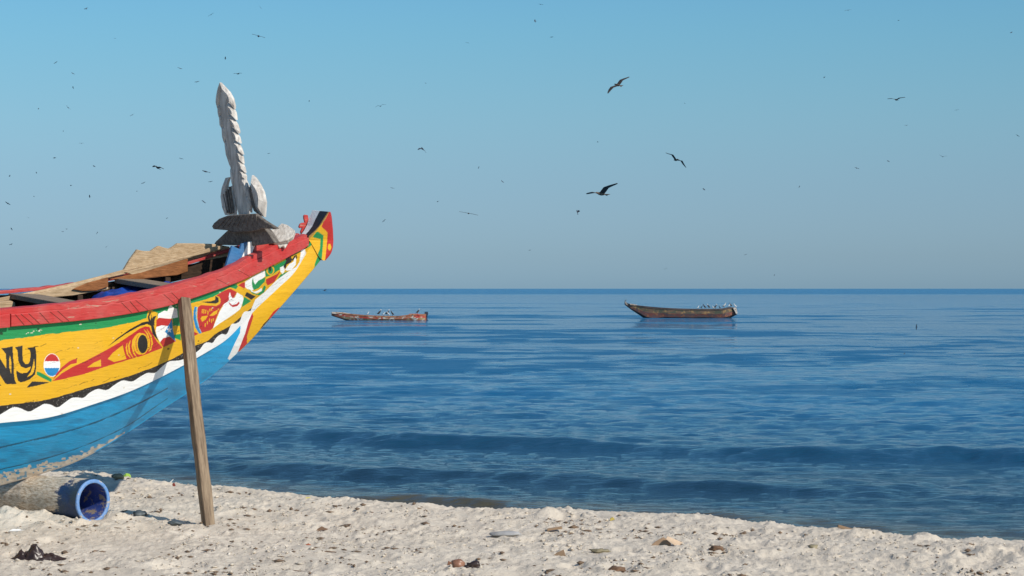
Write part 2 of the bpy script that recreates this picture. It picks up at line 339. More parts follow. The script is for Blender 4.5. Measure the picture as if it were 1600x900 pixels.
NT, NU, NL = 760, 230, 170
t = np.linspace(-.055, 1, NT)
def hull_rows(ax, ay, va, bx, by, vb, ns, bulge):
    s = np.linspace(0, 1, ns)[:, None]
    X = ax(t)[None] * (1 - s) + bx(t)[None] * s; Y = ay(t)[None] * (1 - s) + by(t)[None] * s
    V = va(t)[None] * (1 - s) + vb(t)[None] * s + bulge * np.sin(np.pi * s) * np.clip(va(t) / .5, 0, 1)[None]
    return X, Y, V
def extend(P, ncol=26, length=8.6):
    """continue the side aft of what the photograph shows, tapering to the stern"""
    q = np.linspace(0, 1, ncol + 1)[1:][::-1]; d = (q ** 1.15) * length
    base = P[:, 0:1, :]; E = np.repeat(base, ncol, 1).copy(); E[..., 0] -= d[None]
    tap = np.interp(d, [0, 2.5, 5, 7, 8.6], [1, 1.06, .95, .6, .12]); E[..., 1] *= tap[None]
    E[..., 2] += np.interp(d, [0, 1.5, 4, 6.5, 8.6], [0, -.10, -.14, .0, .28])[None]
    return np.concatenate([E, P], 1)
def build_side(name, X, Y, V, paint, mat):
    P = at_v(X, Y, -V); C = paint(X.ravel(), Y.ravel()).reshape(*X.shape, 3)
    E = extend(P); ce = np.repeat(C[:, 0:1], E.shape[1] - P.shape[1], 1); C = np.concatenate([ce, C], 1)
    return mesh(name, E.reshape(-1, 3), grid_faces(*E.shape[:2])[:, ::-1], mat, boat, True, C.reshape(-1, 3)), E
Xu, Yu, Vu = hull_rows(RX, RY, VR, CX, CY, VC, NU, .018)
Vu += .0015 * (fbm(Xu / 60., Yu / 3., 4, 3) - .5)
oU, EU = build_side('side_plank', Xu, Yu, Vu, paint_upper, M_HULL)
Xl, Yl, Vl = hull_rows(CX, CY, VC, KX, KY, VK, NL, .032)
step = np.clip((380 - Xl) / 60., 0, 1) * .02
Vl = Vl - step - .002
for sm, dp in ((SEAM, .006), (SEAM2, .003)):
    Vl -= dp * np.exp(-((Yl - sm(Xl)) / 1.1) ** 2) * np.clip((260 - Xl) / 60., 0, 1)
Vl += .006 * (fbm(Xl / 40., Yl / 6., 14, 4) - .5)
oL, EL = build_side('hull_log', Xl, Yl, Vl, paint_lower, M_HULL)
oU['label'] = 'painted upper side plank with lettering and folk motifs'; oL['label'] = 'blue lower hull with sandy keel'
# underside lip of the upper plank
lip = np.stack([EU[-1], EL[0]]); mesh('plank_lip', lip.reshape(-1, 3), grid_faces(2, lip.shape[1])[:, ::-1], M_WHITEP, boat, True)
def thin(E, k):   # coarser copy for the hidden side
    ci = np.unique(np.r_[np.arange(0, E.shape[1], k), E.shape[1] - 1]); ri = np.unique(np.r_[np.arange(0, E.shape[0], 24), E.shape[0] - 1])
    return E[np.ix_(ri, ci)]
FL = np.array([1, -1, 1.])
eu, el = thin(EU, 8), thin(EL, 8)
M_FARY = paint_mat('yellow far side paint', YEL, .35); M_FARB = paint_mat('blue far side paint', CYN, .35)
mesh('side_plank', (eu * FL).reshape(-1, 3), grid_faces(*eu.shape[:2]), M_FARY, boat, True)
mesh('hull_log', (el * FL).reshape(-1, 3), grid_faces(*el.shape[:2]), M_FARB, boat, True)
# stem and keel strip between both sides
kl = el[-1]; ksteps = 5
ks = np.stack([np.column_stack([kl[:, 0] + .012 * math.sin(math.pi * i / ksteps), kl[:, 1] * (1 - 2 * i / ksteps), kl[:, 2] - .012 * math.sin(math.pi * i / ksteps)]) for i in range(ksteps + 1)])
cc = np.empty((ks.shape[0], ks.shape[1], 3)); cc[:] = YEL
kw = kl @ MB + O_; kpx = 800 + F * kw[:, 0] / kw[:, 1]; cc[:, kpx < 372] = CYN; cc[:, kpx < 150] = (.5, .43, .35)
mesh('stem_post', ks.reshape(-1, 3), grid_faces(*ks.shape[:2])[:, ::-1], M_HULL, boat, True, cc.reshape(-1, 3))
# inner skins
for sgn in (1, -1):
    iu = eu.copy(); iu[..., 1] = -np.maximum(np.abs(iu[..., 1]) - .03, .004); ilow = el.copy(); ilow[..., 1] = -np.maximum(np.abs(ilow[..., 1]) - .03, .002); ilow[..., 2] += .02
    P = np.concatenate([iu, ilow[1:]], 0) * np.array([1, sgn, 1.]); f = grid_faces(*P.shape[:2])
    mesh('inner_skin', P.reshape(-1, 3), f if sgn == 1 else f[:, ::-1], M_DARKW, boat, True)

# ---- rails: a tall strip with a thinner capping strip, each a swept box
TOP = curve([(-60,489.5),(0,484),(80,477),(160,467.5),(217,458),(279,444),(326,430),(360,418),(380,407.5),(400,397),(421,387.5),(440,380),(458,374.5),(470,370),(482,366)])
BOT = curve([(-60,518),(0,512),(80,505.5),(160,497),(240,483.5),(276,475),(300,467),(340,453),(380,438),(420,418),(460,397),(481,385),(486,381)])
VRX = curve([(k[0][0], k[3]) for k in KN])
def sweep_rail(name, x0, x1, fa, fb, vo, vi, mat, sgn=1, n=150, ext=False, rise=0):
    xs = np.linspace(x0, x1, n); vb = VRX(xs)
    ya = TOP(xs) * (1 - fa) + BOT(xs) * fa; yb = TOP(xs) * (1 - fb) + BOT(xs) * fb
    wob = .0035 * (vnoise(xs / 11., xs * 0, 17) - .5) * 2
    a = at_v(xs, ya, -(vb + vo)); b = at_v(xs, yb, -(vb + vo)); a[:, 2] += wob
    ai = a.copy(); ai[:, 1] = -np.maximum(vb - vi, .0); ai[:, 2] += rise; bi = b.copy(); bi[:, 1] = ai[:, 1]
    am = a.copy(); am[:, 1] = (a[:, 1] + ai[:, 1]) / 2; am[:, 2] = (a[:, 2] + ai[:, 2]) / 2 + .004
    P = np.stack([a, b, bi, ai, am])
    if ext: P = extend(P)
    nc = P.shape[1]; P = P * np.array([1, sgn, 1.])
    f = [tuple(x) for x in grid_faces(5, nc)] + [(4*nc + c, 4*nc + c + 1, c + 1, c) for c in range(nc - 1)] + [tuple(i*nc for i in range(5)), tuple(i*nc + nc - 1 for i in range(4, -1, -1))]
    o = mesh(name, P.reshape(-1, 3), f, mat, boat); bm = bmesh.new(); bm.from_mesh(o.data); bmesh.ops.recalc_face_normals(bm, faces=bm.faces); bm.to_mesh(o.data); bm.free()
    return bevel(o, .006, 2)
for sg in (1, -1):
    mr = M_RAIL if sg == 1 else M_DARKW  # far strake gets the dark wood: its shade is put into the colour
    sweep_rail('rail_strake', 17.5, 483, .30, 1.0, .040, .02, mr, sg)
    sweep_rail('rail_strake', -52, 16, .30, 1.03, .044, .02, mr, sg, 30, True)
    sweep_rail('rail_cap', -52, 480, .0, .285 if sg == 1 else .14, .030, .055, M_RAIL, sg, 160, True, .004)
# slanting saw cuts on the rail strake
xs0 = [24, 33, 45, 62, 78, 90, 190, 203, 212, 256, 268, 338, 372]
for i, x in enumerate(xs0):
    L = 14 + (i * 5) % 7
    pa = at_v(x, TOP(x) * .66 + BOT(x) * .34, -(VRX(x) + .0425)); pb = at_v(x + L, TOP(x + L) * .04 + BOT(x + L) * .96, -(VRX(x + L) + .0425))
    w = np.array([.0022, 0, 0]); q = np.array([0, -.0012, 0])
    mesh('saw_cut', [pa - w, pa + w, pb + w, pb - w, pa - w - q*3, pa + w - q*3, pb + w - q*3, pb - w - q*3], [(0,1,2,3),(0,4,5,1),(1,5,6,2),(2,6,7,3),(3,7,4,0),(7,6,5,4)], M_DARKW, boat)

_xs = np.linspace(40, 480, 120); _pf = (at_v(_xs, TOP(_xs), -VRX(_xs)) * np.array([1, -1, 1.])) @ MB + O_; _fx = 800 + F * _pf[:, 0] / _pf[:, 1]
def vf(pts, off):
    """lateral offset of the far rail seen at these photo columns, moved inboard by off"""
    return np.maximum(np.interp([p[0] for p in pts], _fx, VRX(_xs)) - off, .02)
def prism_v(name, px, v, dv, mat, parent=boat, bev=.004, lean=0.0):
    """board whose outline lies at lateral offset v (number or list), thickness dv"""
    if isinstance(v, str): v = vf(px, float(v))
    v = np.broadcast_to(np.asarray(v, float), (len(px),)); p = at_v([q[0] for q in px], [q[1] for q in px], v); n = len(p)
    b = p.copy(); b[:, 1] += dv
    o = mesh(name, np.vstack([p, b]), [tuple(range(n)), tuple(range(2*n - 1, n - 1, -1))] + [(i, n + i, n + (i+1) % n, (i+1) % n) for i in range(n)], mat, parent)
    bm = bmesh.new(); bm.from_mesh(o.data); bmesh.ops.recalc_face_normals(bm, faces=bm.faces); bm.to_mesh(o.data); bm.free()
    return bevel(o, bev) if bev else o

# ---- stem head
HY = np.linspace(331, 407, 90)
HLx = np.interp(HY, [331,341,354,362,369,374,378,388,397,403,407], [514,507.5,499,491.5,483,481,485,491,496,500,505])
HRx = np.interp(HY, [331,334,340,359,376,386,393,398,403,407], [516.5,517.5,518.6,520.3,521,520.3,518.5,516,512,508.5])
HV = np.interp(HY, [331,345,362,375,407], [.135,.118,.085,.055,.05])
ncx = 44; q = np.linspace(0, 1, ncx)[None]
HX = HLx[:, None] * (1 - q) + HRx[:, None] * q; HYY = np.repeat(HY[:, None], ncx, 1)
# the face rises to a ridge line at the aft edge and rolls over at the front
VV = HV[:, None] * (1 - .35 * q ** 6)
PN = at_v(HX, HYY, -VV); PF = PN * FL
CN = np.empty((*HX.shape, 3)); CN[:] = YEL; X_, Y_ = HX.ravel(), HYY.ravel(); cf = CN.reshape(-1, 3)
cf[inpoly(X_, Y_, z5((600,150),(510,360),(588,435),(578,600),(555,800),(700,820),(700,150)))] = RED
cf[inpoly(X_, Y_, z5((395,495),(448,425),(470,428),(536,472),(526,620),(512,800),(462,715),(490,640),(496,520)))] = GRN
cf[inpoly(X_, Y_, ell((612,622),(22,44), z5))] = YEL
cf[inpoly(X_, Y_, z5((620,150),(560,270),(400,470),(330,545),(290,500),(420,380),(540,200)))] = (.42, .24, .06)
CN = cf.reshape(*HX.shape, 3)
verts = [PN.reshape(-1, 3), PF.reshape(-1, 3)]; cols = [CN.reshape(-1, 3), CN.reshape(-1, 3)]
g = grid_faces(90, ncx); faces = [g[:, ::-1], g + 90 * ncx]
off = 2 * 90 * ncx
def strip(A, B, n, colfn):
    global off
    s = np.linspace(0, 1, n)[:, None, None]; P = A[None] * (1 - s) + B[None] * s
    C = np.empty((n, len(A), 3)); C[:] = colfn(np.repeat(s[:, 0], len(A), 1)[..., None])
    verts.append(P.reshape(-1, 3)); cols.append(C.reshape(-1, 3)); faces.append(grid_faces(n, len(A)) + off); off += n * len(A)
strip(PN[:, 0], PF[:, 0], 40, lambda s: np.where(s < .06, np.array([.42, .24, .06]), np.where(s < .55, np.array(BLK), np.array(WHT))))
strip(PF[:, -1], PN[:, -1], 6, lambda s: np.array(RED) + 0 * s)
strip(PF[0], PN[0], 24, lambda s: np.where(s > .45, np.array(BLK), np.array(WHT)))
strip(PN[-1], PF[-1], 4, lambda s: np.array(RED) + 0 * s)
ho = mesh('stem_head', np.vstack(verts), np.vstack(faces), M_HULL, boat, True, np.vstack(cols)); ho['label'] = 'upright painted bow tip with red, yellow and green chevrons'
me_ = ho.data; me_.polygons.foreach_set('use_smooth', [False] * len(me_.polygons))
prism_v('comb_carving', z5((285,222),(300,208),(340,214),(352,290),(335,330),(318,400),(300,480),(262,472),(245,430),(268,372),(236,384),(222,365),(240,325),(270,312),(300,310),(288,262)), .12, .02, M_RAIL)

# ---- bow deck, striped coaming boards and broken washboard
prism_v('deck_board', [(403,374.5),(434,375.5),(434,386),(418,392),(398,402),(392,402)], [-.17,-.13,-.13,-.15,-.20,-.21], .10, M_REDIN)
prism_v('coaming_board', [(388,379),(403,374),(392,401),(374,412)], [-.21,-.18,-.215,-.25], .03, M_WHITEP)['label'] = 'white painted board end at the bow'
prism_v('coaming_board', [(378,381),(388,378),(374,411),(368,414)], [-.225,-.21,-.25,-.262], .03, M_BLUEP)['label'] = 'blue painted board end at the bow'
prism_v('coaming_board', [(363,384),(379,391),(370,415),(352,420)], [-.25,-.24,-.268,-.285], .03, M_BLUEP)
dk = [(at_v(x, y, v)) for x, y, v in [(392,400,-.2),(478,371,-.06),(478,367,.06),(362,394,.28)]]
mesh('bow_deck', dk + [p - [0, 0, .03] for p in dk], [(0,1,2,3),(7,6,5,4),(0,4,5,1),(1,5,6,2),(2,6,7,3),(3,7,4,0)], M_DARKW, boat)
wb = prism_v('washboard', [(190,423),(200,406),(212,389.5),(217,391),(224,392),(233,392),(240,387),(246,383.8),(252,386),(262,388.5),(268,385),(275,380),(300,380),(332,381),(356,385),(356,400),(300,410),(260,420),(200,430)], '.0', -.03, M_PALE)
wb['label'] = 'splintered pale raised side board'
prism_v('stringer', [(193,425),(240,413),(300,396),(330,386),(345,384),(345,389),(325,394),(300,401),(245,418),(208,430)], '.07', -.025, M_PALE)
prism_v('inner_plank', [(170,436),(218,425),(250,416),(292,404),(292,424),(275,430),(200,438)], '.075', -.02, M_ORANGE)
prism_v('inner_plank', [(20,466),(60,458),(110,446),(165,432),(168,452),(110,462),(60,466)], '.085', -.02, M_PALE)
prism_v('inner_plank', [(112,452),(135,442),(168,433),(168,448),(150,454),(128,455)], '.11', -.015, M_ORANGE)
prism_v('inwale', [(-50,474),(0,465),(60,453.5),(110,442.5),(160,430),(196,420),(198,427),(160,437),(110,449.5),(60,461),(0,471),(-50,480)], '.062', -.02, M_PALE)
prism_v('frame_knee', [(-30,474),(12,469),(19,472),(19,480),(8,484),(-30,488)], '.10', -.06, M_PALE)
def box_local(name, c, s, mat, rz=0, parent=boat, bev=.004, ry=0, rx=0):
    v = [Matrix.Rotation(rz, 3, 'Z') @ Matrix.Rotation(ry, 3, 'Y') @ Matrix.Rotation(rx, 3, 'X') @ Vector((a*s[0]/2, b*s[1]/2, d*s[2]/2)) + Vector(c) for a in (-1,1) for b in (-1,1) for d in (-1,1)]
    return bevel(mesh(name, v, [(0,1,3,2),(4,6,7,5),(0,4,5,1),(2,3,7,6),(0,2,6,4),(1,5,7,3)], mat, parent), bev)
def rail_at(px):
    return at_v(px, TOP(px), -VRX(px))
for px, dw, wdt in ((135, -.05, .24), (282, -.045, .24), (-10, -.06, .2)):
    p = rail_at(px); b_ = abs(p[1]); box_local('thwart', (p[0], 0, p[2] + dw), (wdt, 2 * (b_ - .035), .042), M_GREYB)
    box_local('frame_knee', (p[0], 0, p[2] + dw - .18), (.05, 2 * (b_ - .09), .08), M_DARKW)
# ribs up both inner sides
for px in (215, 262, 330):
    p = rail_at(px)
    box_local('rib', (p[0], abs(p[1]) - .10, p[2] - .18), (.05, .03, .22), M_DARKW, rx=-.2)
# blue tarpaulin lying inside
pa, pb = rail_at(238), rail_at(318); n1, n2 = 60, 40
uu, vv = np.meshgrid(np.linspace(pa[0] - .1, pb[0] + .05, n1), np.linspace(-.36, .42, n2), indexing='ij')
hh = .5 * (pa[2] + pb[2]) - .095 + (uu - (pa[0] + pb[0]) / 2) * .14 + .09 * (fbm(uu * 5, vv * 5, 41, 4) - .5) + .03 * (fbm(uu * 17, vv * 13, 47, 3) - .5) - .9 * np.maximum(np.abs(uu - (pa[0] + pb[0]) / 2) - .30, 0) - .25 * np.maximum(np.abs(vv) - .25, 0)
M_TARP = plain('blue tarpaulin', (.012, .06, .34), .45, .35, 9)
tp = mesh('tarpaulin', (np.stack([uu, vv, hh], -1).reshape(-1, 3) @ MB + O_), grid_faces(n1, n2), M_TARP, None, True)
sm_ = tp.modifiers.new('t', 'SOLIDIFY'); sm_.thickness = .006
tag(tp, 'crumpled royal blue tarpaulin stowed inside the beached painted boat', 'tarpaulin')

# ------------------------------------------------------------------ carved bow ornament
po = at_v(383, 372, 0.02) @ MB + O_
def az(a): return np.array([math.sin(R_(a)), math.cos(R_(a)), 0.])
ON = az(224); orn = empty('carved_bow_ornament', loc=tuple(po))
tag(orn, 'tall weathered grey carved wooden blade with leaf wings, standing on the painted bow', 'carving')
def c5(*p): return [(300 + x / 3.106, 110 + y / 3.106) for x, y in p]
def carve(name, px, thick=.05, fwd=0.0, mat=M_CARVE, nrm=ON, parent=orn, bev=.006, tilt=0, inset=.3, raise_=None):
    """carved board: outline on a plane, real thickness, raised centre"""
    nn = np.array(nrm, float); nn[2] += tilt; nn /= np.linalg.norm(nn)
    p0 = po + ON * fwd; f = on_plane([q[0] for q in px], [q[1] for q in px], p0, nn) - po; n = len(f)
    b = f - nn * thick; cen = f.mean(0); ri = f + (cen - f) * inset + nn * (thick * .22 if raise_ is None else raise_)
    V = np.vstack([ri, f, b]); 
    fc = [tuple(range(n)), tuple(range(3*n - 1, 2*n - 1, -1))] + [(i, n + i, n + (i+1) % n, (i+1) % n) for i in range(n)] + [(n + i, 2*n + i, 2*n + (i+1) % n, n + (i+1) % n) for i in range(n)]
    if inset == 0: V = np.vstack([f, b]); fc = [tuple(range(n)), tuple(range(2*n - 1, n - 1, -1))] + [(i, n + i, n + (i+1) % n, (i+1) % n) for i in range(n)]
    o = mesh(name, V, fc, mat, parent); bm = bmesh.new(); bm.from_mesh(o.data)
    bmesh.ops.triangulate(bm, faces=[x for x in bm.faces if len(x.verts) > 4]); bmesh.ops.recalc_face_normals(bm, faces=bm.faces); bm.to_mesh(o.data); bm.free()
    return bevel(o, bev) if bev else o
carve('blade', c5((134,66),(146,84),(172,130),(184,200),(198,280),(212,350),(226,420),(238,500),(252,560),(266,640),(270,700),(226,700),(214,640),(200,540),(194,480),(176,420),(166,350),(156,290),(142,230),(130,160),(126,110)), .03, 0, inset=.25, raise_=.012, bev=0)
sc_r = [[(134,58),(150,74),(178,104),(196,136),(204,172),(203,186),(192,168),(176,132),(152,98)], [(172,158),(194,178),(208,204),(213,240),(196,214),(184,192)],
        [(178,212),(200,236),(216,262),(226,296),(224,306),(206,276),(192,248)], [(192,278),(212,298),(226,324),(233,354),(214,332),(202,308)],
        [(204,340),(224,356),(236,380),(245,408),(226,386),(214,366)], [(212,382),(232,396),(243,422),(247,452),(230,426),(220,406)],
        [(222,428),(240,446),(250,470),(256,496),(238,470),(228,450)], [(232,478),(248,492),(258,512),(258,530),(242,508)],
        [(240,512),(256,526),(268,556),(276,592),(284,634),(266,604),(252,560)], [(262,600),(276,612),(284,650),(284,690),(272,650)]]
sc_l = [[(134,60),(126,92),(119,130),(117,165),(122,184),(130,150),(136,105)], [(126,168),(128,210),(134,236),(140,204),(136,176)], [(134,218),(137,270),(145,286),(150,252),(144,222)],
        [(146,272),(149,325),(157,354),(162,320),(156,280)], [(158,342),(166,405),(178,440),(190,477),(186,430),(172,380)], [(188,472),(190,520),(198,562),(202,520),(198,488)]]
for p in sc_r: carve('feather', c5(*p), .022, .016, bev=0, inset=.5, raise_=.022)
for p in sc_l: carve('feather', c5(*p), .03, .012, bev=0, inset=.3, raise_=.012)
# side leaves, each a fan of slats
carve('leaf', c5((162,522),(180,518),(172,548),(165,600),(174,640),(184,700),(160,702),(146,665),(138,612),(144,570)), .02, .02, bev=0, raise_=.014)
carve('leaf', c5((182,566),(196,558),(200,600),(210,645),(206,700),(184,700),(174,640),(172,600)), .03, .0, bev=0)
for k in range(4): carve('carved_vein', c5((150+9*k,600-12*k),(154+9*k,600-12*k),(172+9*k,690),(167+9*k,692)), .02, .037, M_CARVED, bev=0, inset=0)
carve('leaf', c5((291,508),(304,520),(326,552),(345,590),(355,640),(350,712),(338,705),(328,655),(308,590),(290,540)), .022, .02, bev=0, inset=.42, raise_=.045)
carve('leaf', c5((280,560),(292,552),(312,590),(328,650),(334,708),(300,682),(286,645),(276,600)), .03, .005, M_CARVED, bev=0)
for k in range(4): carve('carved_vein', c5((288+9*k,585+14*k),(292+9*k,583+14*k),(318+4*k,672+8*k),(312+4*k,672+8*k)), .02, .022, M_CARVE, bev=0, inset=0)
carve('base_leaf', c5((95,757),(104,742),(130,720),(172,704),(230,700),(306,696),(350,730),(414,770),(345,768),(290,782),(200,786),(165,776),(102,771)), .035, .16, M_CARVED, tilt=-.15, inset=0)
for k in range(9): carve('carved_vein', c5((118+24*k,765-2*k),(123+24*k,764-2*k),(175+17*k,708-k),(170+17*k,708-k)), .012, .166, M_CARVED, bev=0, tilt=-.15, inset=0)
carve('base_board', c5((104,846),(112,832),(165,782),(230,740),(330,740),(372,790),(402,838),(300,852)), .06, .10, M_CARVED, inset=0, tilt=-.12)
carve('base_board', c5((308,697),(330,706),(420,768),(432,790),(400,802),(372,800),(345,772),(412,770),(350,734)), .06, .20, M_CARVE, nrm=az(165), tilt=.3, inset=0)
carve('base_board', c5((380,792),(434,740),(462,748),(500,776),(488,806),(462,822),(400,836),(372,812)), .05, .06, M_CARVE, nrm=az(185), tilt=.7, inset=0)
carve('base_board', c5((345,800),(400,805),(478,812),(470,832),(452,862),(440,850),(425,862),(400,830)), .04, .16, M_CARVE, nrm=az(170), tilt=.3, inset=0)
carve('base_board', c5((100,850),(118,826),(230,800),(330,818),(300,846),(200,842)), .05, -.02, M_ORANGE)

# ------------------------------------------------------------------ leaning prop
foot = on_z(326, 827, -.02); ptop = at_v(287, 468, -(VRX(287) + .056)) @ MB + O_
ax_ = ptop - foot; ax_ /= np.linalg.norm(ax_); e1 = az(149) - ax_ * (az(149) @ ax_); e1 /= np.linalg.norm(e1); e2 = np.cross(ax_, e1)
Lp = np.linalg.norm(ptop - foot) + .3; ns = 34; V = []
for i in range(ns):
    zz = -.3 + Lp * i / (ns - 1); hw = .0405 + .0015 * math.sin(i * .9); bend = .006 * math.sin(i * .23)
    for a, b in ((1, 1), (-1, 1), (-1, -1), (1, -1)): V.append((a * hw + bend + random.uniform(-.0012, .0012), b * (hw * 1.05) + random.uniform(-.0012, .0012), zz))
pm = Matrix(((e1[0], e2[0], ax_[0], foot[0]), (e1[1], e2[1], ax_[1], foot[1]), (e1[2], e2[2], ax_[2], foot[2]), (0, 0, 0, 1)))
fcs = [tuple(x) for x in grid_faces(ns, 4, True)] + [(3, 2, 1, 0), tuple((ns - 1) * 4 + i for i in range(4))]
prop = mesh('prop_post', V, fcs, M_POST); prop.matrix_world = pm; bevel(prop, .004)
tag(prop, 'square weathered timber prop planted in the sand and leaning against the boat', 'post')

# ------------------------------------------------------------------ roller pipe
ra = .178; pc = at_depth(146, 780, 18.45); pc[2] = .16
M_PIPE, n, b = mat_new('sandy blue pipe'); o_ = coords(n)
sep = n.nodes.new('ShaderNodeSeparateXYZ'); n.links.new(o_, sep.inputs[0])
nz = noise(n, o_, 5, 6, .7, .4); nf = noise(n, coords(n, (6, 6, 1.5)), 14, 4, .7)
mth = n.nodes.new('ShaderNodeMath'); mth.operation = 'MULTIPLY_ADD'; zr = n.nodes.new('ShaderNodeMapRange'); n.links.new(sep.outputs[2], zr.inputs[0]); zr.inputs[1].default_value = .05; zr.inputs[2].default_value = .55; zr.inputs[3].default_value = -.32; zr.inputs[4].default_value = .42
zy = n.nodes.new('ShaderNodeMath'); zy.operation = 'MULTIPLY_ADD'; n.links.new(sep.outputs[1], zy.inputs[0]); zy.inputs[1].default_value = 1.1; n.links.new(zr.outputs[0], zy.inputs[2])
mth.operation = 'ADD'; n.links.new(zy.outputs[0], mth.inputs[0]); n.links.new(nz, mth.inputs[1])
m2 = n.nodes.new('ShaderNodeMath'); m2.operation = 'MULTIPLY_ADD'; n.links.new(nf, m2.inputs[0]); m2.inputs[1].default_value = .35; n.links.new(mth.outputs[0], m2.inputs[2])
sandf = ramp(n, m2.outputs[0], [(.62, 0.0), (.72, 1.0)])
wetc = mixc(n, ramp(n, nf, [(.4, 0.0), (.6, 1.0)]), (.36, .26, .17), (.66, .56, .44))
body = mixc(n, ramp(n, nz, [(.42, 0.0), (.6, 1.0)]), (.012, .035, .10), (.03, .05, .07))
n.links.new(mixc(n, sandf, body, wetc), b.inputs['Base Color']); b.inputs['Roughness'].default_value = .55
bump(n, b, m2.outputs[0], .9, .02)
M_PIPER = paint_mat('blue pipe rim', (.12, .27, .56), .5, under=(.50, .44, .36), grain=(9, 9, 9), chips=.56)
M_PIPEI = paint_mat('blue pipe bore', (.010, .05, .28), .6, under=(.34, .27, .19), grain=(7, 7, 5), chips=.53)
axp = np.array([-.79, .61, 0]); axp /= np.linalg.norm(axp); sd_ = np.cross(axp, [0, 0, 1.])
PM = Matrix(((sd_[0], 0, axp[0], pc[0]), (sd_[1], 0, axp[1], pc[1]), (sd_[2], 1, axp[2], pc[2]), (0, 0, 0, 1)))
pipe = empty('roller_pipe', mat=PM); tag(pipe, 'short length of thick blue plastic pipe, caked with sand, under the boat keel', 'pipe')
def tube(name, r0s, zs, mat, parent, k=72, jit=0):
    V = []
    for r, z_ in zip(r0s, zs):
        for i in range(k):
            a = 2 * math.pi * i / k; rr = r + (jit * (vnoise(np.array(a * 4.), np.array(z_ * 9.), 77) - .5) if jit else 0); V.append((rr * math.cos(a), rr * math.sin(a), z_))
    return mesh(name, V, [tuple(x) for x in grid_faces(len(zs), k, True)], mat, parent, True)
zz = np.linspace(.012, 1.9, 60); tube('pipe_wall', [ra] * 60, zz, M_PIPE, pipe, 96, .010)
tube('pipe_rim', [ra - .001, ra, ra - .004, ra - .026, ra - .030, ra - .030], [.016, .003, -.003, -.003, .0, .012], M_PIPER, pipe)
tube('pipe_bore', [ra - .0302] * 12, np.linspace(.01, 1.9, 12), M_PIPEI, pipe)
M_CRUST = None

# ------------------------------------------------------------------ sand
M_SAND, n, b = mat_new('pale shell sand'); o_ = coords(n)
a1 = noise(n, o_, 2.2, 6, .6); a2 = noise(n, o_, 26, 5, .7); a3 = noise(n, o_, 90, 3, .6)
c = mixc(n, ramp(n, a1, [(.35, 0.0), (.7, 1.0)]), (.68, .595, .485), (.565, .49, .395))
c = mixc(n, ramp(n, a2, [(.60, 0.0), (.72, .45)]), c, (.36, .27, .19))
c = mixc(n, ramp(n, a3, [(.62, 0.0), (.70, .6)]), c, (.74, .67, .56))
n.links.new(c, b.inputs['Base Color']); b.inputs['Roughness'].default_value = .95; b.inputs['Specular IOR Level'].default_value = .1
bump(n, b, a2, .8, .022)
RIDGE = np.array([on_z(x, y, .03)[:2] for x, y in ((-400,722),(-200,728),(0,735),(110,740),(200,750),(270,760),(350,767),(430,774),(520,784),(640,792),(760,799),(900,801),(1000,806),(1130,815),(1270,828),(1350,832),(1450,841),(1600,852),(1900,872),(2300,900))])
seaward = np.array([.5, .866])
def crest_d(x, y):
    """signed distance beyond the crest line, towards the sea (approximate, along y)"""
    yr = np.interp(x, RIDGE[:, 0], RIDGE[:, 1], left=None, right=None)
    yr = np.where(x < RIDGE[0, 0], RIDGE[0, 1] - .8 * (x - RIDGE[0, 0]), yr); yr = np.where(x > RIDGE[-1, 0], RIDGE[-1, 1] - .8 * (x - RIDGE[-1, 0]), yr)
    return (y - yr) * .8
fp = [(RS.uniform(-6, 7), RS.uniform(10, 24), RS.uniform(.08, .20), RS.uniform(.015, .045)) for _ in range(360)]
def sand_h(x, y, detail=True):
    d = crest_d(x, y) + .25 * (fbm(x * .9, y * .9, 61, 3) - .5)
    z = .045 * (fbm(x * .8, y * .8, 51, 3) - .5) - .02 * np.clip(-(y - 16) / 4, 0, 2)
    fall = np.clip(d, 0, 40); z = z - np.where(fall < 1, .09 * fall ** 2, .09 + .20 * (fall - 1))
    if detail:
        amp = np.clip(1 + .25 * np.exp(-(d + .6) ** 2 / 1.2), 1, 1.6)
        z = z + amp * .040 * (fbm(x * 2.6, y * 2.6, 52, 3) - .5)
        r = 1 - np.abs(2 * fbm(x * 7, y * 6, 53, 3) - 1); z = z + amp * .015 * (r - .75)
        cl = fbm(x * 17, y * 17, 54, 3); z = z + amp * .055 * np.clip(cl - .55, 0, 1)
        cl2 = vnoise(x * 34, y * 34, 57); msk = np.clip(fbm(x * 2.3, y * 2.3, 58, 2) - .42, 0, .3) * 3.3
        z = z + .020 * np.clip(cl2 - .6, 0, 1) / .4 * msk * amp
    return z
gx = np.linspace(-6.6, 6.6, 900); gy = 11.5 * (25.5 / 11.5) ** np.linspace(0, 1, 460)
GX, GY = np.meshgrid(gx, gy); Z = sand_h(GX, GY)
for fx, fy, fr, fd in fp:
    i0, i1 = np.searchsorted(gy, fy - 3*fr), np.searchsorted(gy, fy + 3*fr); j0, j1 = np.searchsorted(gx, fx - 3*fr), np.searchsorted(gx, fx + 3*fr)
    if i1 <= i0 or j1 <= j0: continue
    rr = np.sqrt((GX[i0:i1, j0:j1] - fx) ** 2 + ((GY[i0:i1, j0:j1] - fy) * .8) ** 2) / fr
    Z[i0:i1, j0:j1] += fd * (-np.exp(-rr ** 2 * 1.6) + .32 * np.exp(-((rr - 1.35) / .35) ** 2))
def bump_at(px, py, r, hgt):
    p = on_z(px, py, 0); rr = ((GX - p[0]) ** 2 + (GY - p[1]) ** 2) / r ** 2; return hgt * np.exp(-rr) * (.6 + .8 * fbm(GX * 14, GY * 14, 71, 3))
Z += bump_at(852, 806, .09, .05) + bump_at(1345, 836, .14, .035) + bump_at(1275, 832, .1, .04) + bump_at(1455, 843, .12, .05) + bump_at(350, 768, .12, .05)
